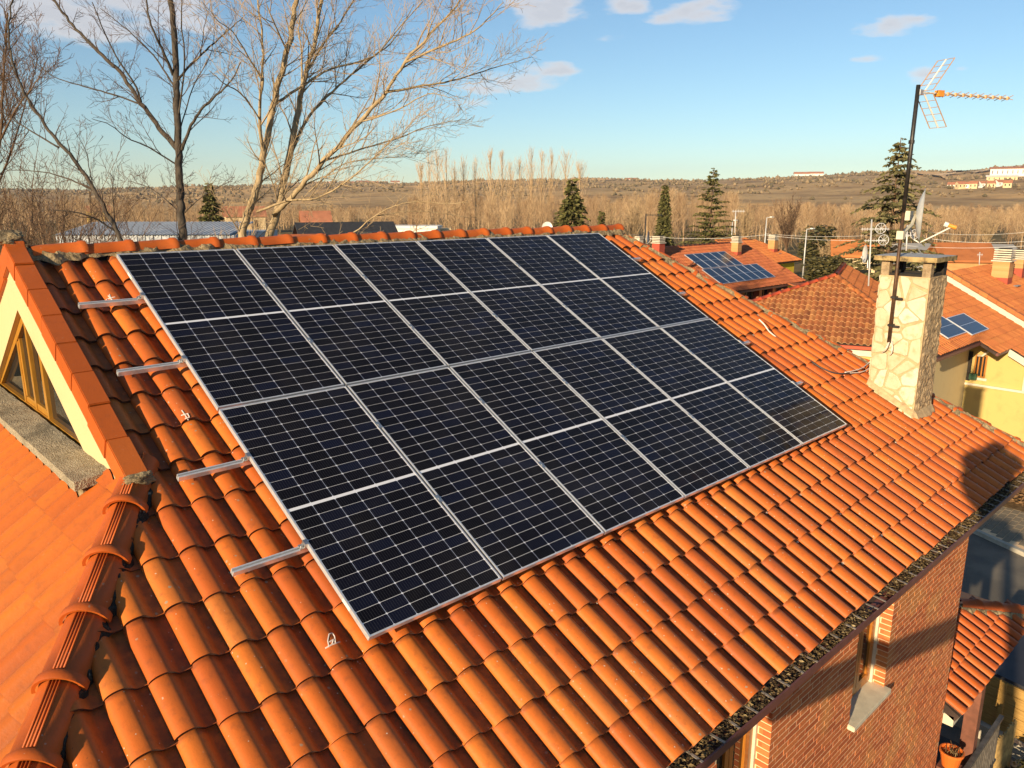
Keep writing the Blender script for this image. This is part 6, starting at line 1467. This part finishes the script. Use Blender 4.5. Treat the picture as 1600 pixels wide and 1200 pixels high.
    # low reaching branch in front of the poplars
    bare_tree('young bare sapling whose long low branch reaches right over the ridge', 17.5, [
        ([(480, 392), (520, 378), (555, 362), (585, 338, -.2), (617, 322, -.4), (650, 315, -.6), (700, 318, -.8), (730, 316, -1)], .026, .006),
        ([(585, 338, -.2), (640, 330, .1), (690, 333, .3), (735, 341, .5)], .012, .005),
        ([(520, 378), (560, 378, .3), (610, 374, .5), (670, 352, .8)], .010, .004)], 'barktan', 'twigtan', 49, dict(CFG1, len=(.8, .4, .2), gap=(.3, .2, .18), rmin=.003))
    # brown twiggy trees at the far left edge
    cfg2 = dict(CFG, up=.25, len=(3.2, 1.2, .5), gap=(.34, .2, .18), rmin=.007, rad=(.03, .013, .008))
    bare_tree('brown twiggy tree cut off by the left edge of the view', 34.0, [
        ([(-20, 380), (-8, 300), (0, 220), (6, 120), (12, 20)], .12, .04), ([(-8, 300), (20, 230, 1), (40, 160, 2), (60, 90, 3)], .05, .015), ([(0, 220), (25, 170, -1), (55, 130, -1.6), (75, 90, -2)], .05, .012), ([(-4, 250), (-30, 170, 1), (-40, 80, 2)], .05, .02)], 'barkbrown', 'brush', 53, cfg2)
hero_trees()
def thicket(label, px, py, D, w_, h, n, seed, group='brown thickets at the left'):
    p = at(px, py, D); p.z = 0; e = empty('thicket', label, 'thicket', p, group); rng = random.Random(seed); mb = MB()
    for i in range(n):
        a = rng.uniform(0, 6.283); r = w_ * math.sqrt(rng.random()); b = p + Vector((r * math.cos(a), r * math.sin(a), 0)); d = Vector((rng.uniform(-.4, .4), rng.uniform(-.4, .4), 1)).normalized(); q = [b]; L = 1.5 * h * rng.uniform(.6, 1.05) * (1 - .45 * (r / w_) ** 2)
        for k in range(6): d = (d + Vector((rng.uniform(-1, 1), rng.uniform(-1, 1), rng.uniform(-.5, .6))) * .22).normalized(); q.append(q[-1] + d * L / 6)
        rr = [.03 * (1 - .75 * k / 6) for k in range(7)]; mb.tube(q, rr, 3, False); sprout(mb, q, rr, 0, rng, dict(start=(.3, .2), ang=(.4, 1.0), up=.2, len=(1.5, .6), rad=(.012, .008), seg=(4, 3), wob=.2, curl=.02, rmin=.007, gap=(.55, .3)))
    o = mb.build('stems', M['brush'], e); o['kind'] = 'stuff'
thicket('dense brown thicket of bare stems at the left edge of the view', 0, 330, 34, 2.6, 10.0, 120, 61)
thicket('lower brown thicket between the left edge and the steel shed', 65, 345, 37, 2.3, 9.2, 110, 62)
thicket('sparse brown thicket in front of the steel shed', 118, 360, 41, 2.0, 8.0, 60, 63)

def poplar(label, px, ytop, D, seed, spread=.12, group='row of tall bare poplars', n=46, mat_='woodland', trunkm='barkpop', rot=0):
    b = at(px, 350, D); b.z = 0; H = CAM[2] + (313 - ytop) / F * D * 1.03; rng = random.Random(seed); e = empty('poplar', label, 'tree', b, group)
    mb = MB(); mb.tube([b, b + Vector((0, 0, H * .4)), b + Vector((rng.uniform(-.3, .3), rng.uniform(-.3, .3), H * .93))], [.24, .16, .03], 5); mb.build('trunk', M[trunkm], e, True); mb = MB()
    for i in range(n):
        z = H * (.12 + .80 * rng.random()); a = rng.uniform(0, 6.283); L = (H - z) * rng.uniform(.45, 1.0) + .8; s = spread * rng.uniform(.4, 2.4); d = Vector((math.cos(a) * s, math.sin(a) * s, 1)).normalized(); p = b + Vector((0, 0, z)); q = [p]
        L = min(L, H * .40)
        for k in range(4): d = (d + Vector((math.cos(a), math.sin(a), 0)) * .07 * (1 - k / 2.5) + Vector((rng.uniform(-.05, .05), rng.uniform(-.05, .05), 0))).normalized(); q.append(q[-1] + d * L / 4)
        mb.tube(q, [.045, .034, .026, .02, .014], 3, False)
        for k in range(6):
            t = rng.uniform(.2, .95) * 4; j = min(3, int(t)); p2 = q[j].lerp(q[j + 1], t - j); a2 = rng.uniform(0, 6.283); d2 = Vector((math.cos(a2) * .35, math.sin(a2) * .35, 1)).normalized(); mb.tube([p2, p2 + d2 * rng.uniform(.8, 2.0)], [.018, .012], 3, False)
    o = mb.build('branches', M[mat_], e); o['kind'] = 'stuff'; return e
def poplars():
    z8 = lambda x, y: (550 + x / 3.555, 220 + y / 3.555)
    names = ['first', 'second', 'third', 'fourth', 'fifth', 'sixth', 'seventh', 'eighth', 'ninth', 'tenth', 'eleventh', 'twelfth', 'thirteenth', 'fourteenth', 'fifteenth', 'sixteenth']
    for i, (x, y, sp) in enumerate(((390, 150, .16), (435, 86, .14), (482, 82, .14), (530, 76, .12), (572, 140, .14), (622, 116, .10), (688, 126, .12), (770, 84, .15), (832, 80, .11), (880, 150, .12), (932, 122, .14), (998, 74, .11), (1052, 86, .12), (1105, 84, .12), (1185, 84, .20), (1262, 140, .2))):
        px, py = z8(x, y); poplar(names[i] + ' tall bare poplar from the left in the skyline row', px, py, 205 + (i * 37 % 50), 70 + i, sp)
poplars()
def woodland():
    """bare riverside wood filling the valley beyond the houses: one mass"""
    mb = MB(); rng = random.Random(77); tone = []
    def tree(b, H, n, sp, wd):
        mb.tube([b, b + Vector((0, 0, H * .55))], [.16, .08], 3, False)
        for i in range(n):
            z = H * (.02 + .84 * rng.random() ** .8); a = rng.uniform(0, 6.283); s = sp * rng.uniform(.3, 1.6); L = min((H - z) * rng.uniform(.7, 1.0), H * rng.uniform(.07, .26)); p = b + Vector((rng.uniform(-1, 1) * 1.3 * (1.1 - z / H), rng.uniform(-1, 1) * 1.3 * (1.1 - z / H), z)); q = p + Vector((math.cos(a) * s * L, math.sin(a) * s * L, L)); m_ = p.lerp(q, .5) + Vector((math.cos(a), math.sin(a), 0)) * L * .08 * sp * 3
            side = Vector((-(p.y - CAM[1]), p.x - CAM[0], 0)).normalized(); side.rotate(Matrix.Rotation(rng.uniform(-.9, .9), 3, 'Z')); w_ = wd * rng.uniform(.6, 1.3)
            mb.add([p - side * w_, p + side * w_, m_ + side * w_ * .7, m_ - side * w_ * .7, q], [(0, 1, 2, 3), (3, 2, 4)])
    for i in range(1150):
        px = rng.uniform(430, 1720); t = rng.random(); D = 130 + 330 * t ** .9
        if px < 640 and D < 230: continue
        b = at(px, 350, D); b.z = 0
        ytop = 300 + 14 * mnoise.noise(Vector((px * .012, D * .01, 3))) + (4 if px < 1000 else 0)
        if px > 1150: ytop = 316 + 10 * mnoise.noise(Vector((px * .012, D * .01, 3))) + (px - 1150) * .012
        if px < 640: ytop = 322 + 8 * mnoise.noise(Vector((px * .02, D * .01, 3)))
        H = max(4.0, CAM[2] + (313 - ytop) / F * D); n0 = len(mb.v); tree(b, H * rng.uniform(.72, 1.08), 150, rng.uniform(.3, .8), .011 + .00007 * D); tone += [min(1, max(0, rng.random() * .75 + .55 * mnoise.noise(Vector((px * .02, D * .012, 8))) + .12))] * (len(mb.v) - n0)
    for i in range(300):
        px = rng.uniform(-150, 430); D = rng.uniform(150, 400); b = at(px, 350, D); b.z = 0; ytop = 306 + 8 * mnoise.noise(Vector((px * .02, D * .01, 3))) + (8 if px > 200 else 0); H = max(4, CAM[2] + (313 - ytop) / F * D); tree(b, H * rng.uniform(.7, 1.08), 130, rng.uniform(.3, .8), .012 + .00007 * D)
    tone += [.5] * (len(mb.v) - len(tone)); o = mb.build('bare_woodland', M['woodland']); o.data.attributes.new('tone', 'FLOAT', 'POINT').data.foreach_set('value', tone); tag(o, 'mass of bare pale brown riverside woodland filling the valley', 'woodland', kind='stuff')
woodland()

def conifer(label, px, ytop, D, half_px, yref, seed, mat_='needles', droop=.25, sparse=1.0, whorl=.55, group='dark conifers beyond the roofs', card=.26, open_top=0, gaps=0):
    b = at(px, 350, D); b.z = 0; H = CAM[2] + (313 - ytop) / F * D; zr = CAM[2] + (313 - yref) / F * D; half = half_px / F * D; rng = random.Random(seed)
    e = empty('conifer', label, 'tree', b, group); mb = MB(); mb.tube([b, b + Vector((0, 0, H))], [.03 * H ** .9 * .5, .02], 7); mb.build('trunk', M['barkbrown'], e, True); mb = MB(); br = MB(); z = 1.2
    while z < H - .1:
        f = (H - z) / (H - zr); R_ = half * min(1.35, f ** .85) + .06
        nb = int((6 + 5 * min(1, f)) * sparse)
        for k in range(nb):
            a = 6.283 * k / nb + rng.uniform(-.35, .35) + z; L = R_ * rng.uniform(.72, 1.18) * (1.0 if rng.random() > gaps else .55); d = Vector((math.cos(a), math.sin(a), 0)); zz = z + rng.uniform(-.2, .2); q = []
            for j in range(6):
                t = j / 5; q.append(b + d * (L * t) + Vector((0, 0, zz + .12 * L * math.sin(t * 2) * open_top - droop * L * t * t + .10 * L * t)))
            br.tube(q, [.035, .028, .022, .017, .012, .008], 3, False); m_ = max(7, int(L / (card * .085) * sparse))
            for j in range(m_):
                t = .12 + .88 * (j + rng.random()) / m_; u = t * 5; i = min(4, int(u)); p = q[i].lerp(q[i + 1], u - i); sd = Vector((-d.y, d.x, 0)) * rng.choice((-1, 1)); dr = (sd * rng.uniform(.3, 1) + d * rng.uniform(.25, .9) + Vector((0, 0, rng.uniform(-.75, .15)))).normalized(); l = card * rng.uniform(.6, 1.5) * (.55 + .6 * (1 - t)); wd = dr.orthogonal().normalized(); wd.rotate(Matrix.Rotation(rng.uniform(0, 3.1), 3, dr)); wd *= l * .22
                mb.add([p, p + dr * l * .5 + wd, p + dr * l, p + dr * l * .5 - wd], [(0, 1, 2, 3)])
        z += whorl * rng.uniform(.75, 1.2) * (.6 + .4 * min(1, f))
    o = br.build('branches', M['barkbrown'], e); o['kind'] = 'stuff'; o = mb.build('foliage', M[mat_], e); return e
conifer('dense conical spruce at the right end of the poplar row', 893, 281, 60, 30, 356, 81, card=.42, whorl=.34)
conifer('narrow drooping dark conifer standing left of the layered cedar', 1037, 288, 76, 13, 350, 82, droop=.9, card=.38, whorl=.32)
conifer('layered cedar with flat spreading boughs behind the blue solar panels', 1110, 264, 72, 35, 345, 83, 'needles', .12, .80, .62, card=.32, gaps=.3, open_top=.6)
conifer('tall open cedar with ragged boughs behind the antenna mast', 1393, 220, 46, 70, 350, 84, 'cedar', .30, .78, .56, card=.34, gaps=.40, open_top=.8)
conifer('small dark conifer left of the pale tree stems', 331, 287, 66, 20, 350, 85, card=.36, whorl=.40)
conifer('thin dark spindle of a conifer right of the spruce', 940, 328, 66, 6, 360, 86, droop=.8, card=.30, whorl=.34)
shrub('evergreen_shrub', 'round dark evergreen shrub between the yellow walled house and the hip roof', tuple(Vector((at(1296, 425, 52).x, at(1296, 425, 52).y, 0))), 1.65, 1.05, 5200, 'leaf', .13, 12, lift=3.75)
shrub('evergreen_shrub', 'dark green bush in front of the brown bare tree', tuple(Vector((at(1283, 350, 105).x, at(1283, 350, 105).y, 0))), 2.6, 3.2, 2600, 'leaf', .30, 14)
def round_tree(label, px, ytop, D, half_px, seed, mat_='twigtan', group='bare round crowned trees'):
    b = at(px, 350, D); b.z = 0; H = CAM[2] + (313 - ytop) / F * D; rng = random.Random(seed); e = empty('bare_tree', label, 'tree', b, group); W = half_px / F * D
    mb = MB(); mb.tube([b, b + Vector((0, 0, H * .35))], [.22, .15], 6); mb.build('trunk', M['barkbrown'], e, True); mb = MB()
    for i in range(26):
        a = rng.uniform(0, 6.283); s = rng.uniform(.1, 1.0) * W / (H * .65); d = Vector((math.cos(a) * s, math.sin(a) * s, 1)).normalized(); q = [b + Vector((0, 0, H * rng.uniform(.18, .4)))]; L = H * rng.uniform(.45, .68)
        for k in range(5): d = (d + Vector((rng.uniform(-1, 1), rng.uniform(-1, 1), 0)) * .12).normalized(); q.append(q[-1] + d * L / 5)
        rr = [.06, .05, .04, .03, .022, .016]; mb.tube(q, rr, 3, False); sprout(mb, q, rr, 0, rng, dict(start=(.2, .2), ang=(.4, 1.0), up=.2, len=(H * .17, H * .08), rad=(.025, .018), seg=(3, 2), wob=.2, curl=.02, rmin=.016, gap=(H * .05, H * .035)))
    o = mb.build('branches', M[mat_], e); o['kind'] = 'stuff'
round_tree('brown round crowned bare tree behind the two lamp posts', 1232, 306, 112, 30, 91, 'brush')
round_tree('pale bare tree right of the thin spindle conifer', 952, 318, 120, 20, 92)
round_tree('second pale bare tree between the spindle conifer and the narrow conifer', 992, 312, 125, 22, 93)
round_tree('pale bare tree by the right edge of the layered cedar', 1165, 318, 120, 18, 94)
round_tree('small leafless tree with pale limbs beside the evergreen shrub', 1300, 366, 70, 14, 95)
round_tree('bare tree rising behind the tan roofed house', 1545, 330, 130, 26, 96)

# ------------------------------------------------------------------ street furniture, wires, aerials
def lamp(label, x, y0, y1, D, arm):
    b = at(x, y1, D); t = at(x, y0, D); e = empty('lamp_post', label, 'lamp post', Vector((b.x, b.y, 0)), 'street lamps'); rt = Vector((RW[0][0], RW[0][1], 0))
    mb = MB(); mb.tube([(b.x, b.y, 0), (b.x, b.y, t.z)], [.10, .06], 6); mb.build('pole', M['lamp'], e, True); mb = MB(); mb.tube([Vector((b.x, b.y, t.z)), Vector((b.x, b.y, t.z + .1)) + rt * arm], .05, 5); mb.build('bracket', M['lamp'], e)
    mb = MB(); p = Vector((b.x, b.y, t.z + .1)) + rt * arm; mb.box((p.x - .3, p.y - .15, p.z - .07), (p.x + .35, p.y + .15, p.z + .07)); mb.build('lamp_head', M['farwhite'], e)
lamp('grey street lamp post standing left behind the rust red house', 1195, 340, 381, 108, .7); lamp('shorter street lamp post right of the other, before the brown tree', 1257, 358, 400, 95, .7)
lamp('low lamp post between the cedar and the taller lamp', 1143, 345, 372, 112, .4)
def aerial(label, x, y0, y1, D, bars, loops=(), mat_='lamp'):
    b = at(x, y1, D); t = at(x + (y1 - y0) * .05, y0, D); e = empty('roof_aerial', label, 'aerial', b, 'roof aerials'); rt = Vector((RW[0][0], RW[0][1], 0)); k = D / F
    mb = MB(); mb.tube([b, t], .035, 5); mb.build('mast', M[mat_], e, True)
    for (yy, l0, l1) in bars:
        p = b.lerp(t, (y1 - yy) / (y1 - y0)); mb = MB(); mb.tube([p + rt * l0 * k, p + rt * l1 * k], .022, 4); n = max(3, int(abs(l1 - l0) / 4))
        for i in range(n): q = p + rt * (l0 + (l1 - l0) * (i + .5) / n) * k; mb.tube([q - Vector((0, 0, 2.2 * k)), q + Vector((0, 0, 2.2 * k))], .012, 3)
        mb.build('boom', M[mat_], e)
    for (dx, dy, r) in loops:
        c = b.lerp(t, (y1 - dy) / (y1 - y0)) + rt * dx * k; mb = MB(); mb.tube([c + rt * (r * k * math.cos(a * .3927)) + Vector((0, 0, r * k * math.sin(a * .3927))) for a in range(17)], .018, 4, False)
        for a in range(4): v = rt * (r * k * math.cos(a * .785)) + Vector((0, 0, r * k * math.sin(a * .785))); mb.tube([c - v, c + v], .010, 3)
        mb.build('ring_dipole', M[mat_], e)
aerial('white aerial mast with round ring dipoles left of the stone chimney', 1357, 343, 447, 33.5, [(358, -16, 28), (376, -10, 24)], [(15, 357, 8), (20, 375, 8)])
aerial('white aerial pole rising behind the stone chimney cap', 1416, 352, 392, 33, [(368, -8, 12)], [(12, 366, 7)])
aerial('thin black aerial mast with one long comb beyond the ridge end', 1007, 334, 384, 46, [(336, 0, 26)], [], 'black')
aerial('short pale aerial on the chimney of the rust red roof', 1148, 330, 364, 48, [(330, -6, 14)])
aerial('small aerial on the far roof right of the chimney cap', 1530, 394, 414, 60, [(398, -4, 5)])
dish('small grey dish on the black aerial mast beyond the ridge end', at(1011, 371, 46), (Vector((RW[0][0], RW[0][1], 0)) * .9 - Vector((RW[2][0], RW[2][1], 0)) * .3).normalized(), .36, 'dishgrey', at(1018, 373, 45.6), .5)
_c = at(1354, 397, 33.4); _v = (_c - Vector(CAM)).normalized(); _n = (_v.cross(Vector((0, 0, 1))).normalized() * -1 - _v * .30).normalized()
dish('white dish seen almost edge on, on the aerial mast left of the chimney', _c, _n, .36, 'offwhite', at(1346, 402, 33.0), .6)
dish('white dish facing the viewer among the poplar trunks beyond the ridge', at(855, 356, 60), (Vector((RW[2][0], RW[2][1], 0)) * -1 + Vector((0, 0, .2))).normalized(), .42, 'offwhite', at(852, 359, 59.4), 1.0)
def wire(pts, label, r=.011):
    P = [at(*p) for p in pts]; out = []
    for a, b in zip(P[:-1], P[1:]):
        for k in range(12): t = k / 12; q = a.lerp(b, t); q.z -= .35 * 4 * t * (1 - t); out.append(q)
    out.append(P[-1]); mb = MB(); mb.tube(out, r, 4); o = mb.build('power_line', M['lamp']); tag(o, label, 'wire', 'overhead wires')
wire([(985, 366, 70), (1195, 367, 66), (1440, 371, 62), (1640, 373, 58)], 'upper overhead wire crossing from the ridge end to the right edge')
wire([(1195, 365, 70), (1440, 361, 62), (1640, 358, 56)], 'overhead wire rising slightly towards the right edge'); wire([(1380, 380, 64), (1640, 381, 58)], 'lower overhead wire right of the tall cedar')
wire([(1040, 402, 44), (1095, 442, 38)], 'white cable running down the rust red roof left of its panels', .02)
# ------------------------------------------------------------------ the lift platform and the person taking the picture (their shadow falls on the roof corner)
def photographer():
    hb = Vector((math.cos(R(SUN_AZ)), math.sin(R(SUN_AZ)), 0)); sd = Vector((-hb.y, hb.x, 0)); zf = 7.97; c = Vector((CAM[0], CAM[1], 0)) - hb * .62 + sd * .04
    e = empty('lift_platform', 'small grey work platform on a boom beside the roof', 'work platform', (c.x, c.y, 0))
    mb = MB(); mb.box((-.45, -.32, -.05), (.35, .06, 0), Matrix.Translation((c.x, c.y, zf)) @ Matrix.Rotation(R(SUN_AZ), 4, 'Z')); mb.build('floor', M['galv'], e)
    mb = MB(); p = c + Vector((0, 0, 7.31)); mb.box((-.12, -.6, -.13), (.12, 1.22, .13), Matrix.Translation(p) @ Matrix.Rotation(R(SUN_AZ), 4, 'Z')); mb.box((-.10, -.10, .15), (.10, .10, zf - 7.37), Matrix.Translation(p) @ Matrix.Rotation(R(SUN_AZ), 4, 'Z')); mb.build('boom', M['brownmetal'], e)
    mb = MB(); q = c - sd * .55; mb.tube([q + Vector((0, 0, 7.2)), q + Vector((-.2, -.4, 3.2)), q + Vector((-1.2, -1.2, .6))], .13, 8); mb.box((-1.3, -.9, 0), (1.3, .9, .7), Matrix.Translation((q.x - 1.4, q.y - 1.4, 0))); mb.build('base', M['orangeplastic'], e)
    z = zf; bm = bmesh.new(); sk = bm.verts.layers.skin.verify(); V = {}
    def v(n, x, y, zz, r): p = c + hb * x + sd * y + Vector((0, 0, z + zz)); a = bm.verts.new(p); a[sk].radius = (r, r); V[n] = a; return a
    v('pelvis', 0, .07, .95, .29); v('waist', 0, .08, 1.12, .31); v('chest', 0, .02, 1.33, .29); v('neck', 0, 0, 1.50, .065); v('head0', .02, 0, 1.60, .14); v('head1', .02, -.02, 1.74, .13)
    for s, k in ((1, 'l'), (-1, 'r')):
        v(k + 'sh', 0, .22 * s, 1.50, .13); v(k + 'el', .10, .30 * s, 1.40, .09); v(k + 'wr', .34, .14 * s, 1.48, .038); v(k + 'hd', .40, .10 * s, 1.54, .04)
        v(k + 'hip', 0, -.10 + .08 * s, .90, .09); v(k + 'kn', .02, -.12 + .08 * s, .50, .065); v(k + 'an', -.01, -.12 + .08 * s, .08, .045); v(k + 'to', .15, -.12 + .09 * s, .04, .04)
    for a, b in (('pelvis', 'waist'), ('waist', 'chest'), ('chest', 'neck'), ('neck', 'head0'), ('head0', 'head1')): bm.edges.new((V[a], V[b]))
    for k in 'lr':
        for a, b in (('chest', k + 'sh'), (k + 'sh', k + 'el'), (k + 'el', k + 'wr'), (k + 'wr', k + 'hd'), ('pelvis', k + 'hip'), (k + 'hip', k + 'kn'), (k + 'kn', k + 'an'), (k + 'an', k + 'to')): bm.edges.new((V[a], V[b]))
    V['pelvis'][sk].use_root = True
    me = bpy.data.meshes.new('person'); bm.to_mesh(me); bm.free(); me.materials.append(M['denim']); o = bpy.data.objects.new('person', me); col.objects.link(o)
    m_ = o.modifiers.new('skin', 'SKIN'); m2 = o.modifiers.new('sub', 'SUBSURF'); m2.levels = 1; m2.render_levels = 1
    tag(o, 'person in dark clothes standing on the work platform with both arms raised', 'person')
photographer()

# ------------------------------------------------------------------ thin valley air
def air():
    mb = MB(); mb.box((-3900, -3900, -1.2), (3900, 3900, 190)); n = bpy.data.materials.new('valley_air'); n.use_nodes = True; t = n.node_tree
    for k in list(t.nodes): t.nodes.remove(k)
    out = t.nodes.new('ShaderNodeOutputMaterial'); v = t.nodes.new('ShaderNodeVolumePrincipled'); v.inputs['Density'].default_value = HAZE; v.inputs['Color'].default_value = (.92, .92, .93, 1); v.inputs['Anisotropy'].default_value = .2
    t.links.new(v.outputs[0], out.inputs['Volume']); o = mb.build('haze', n); o['kind'] = 'stuff'; tag(o, 'thin pale haze over the valley', 'haze')
HAZE = 1.0e-4
air()
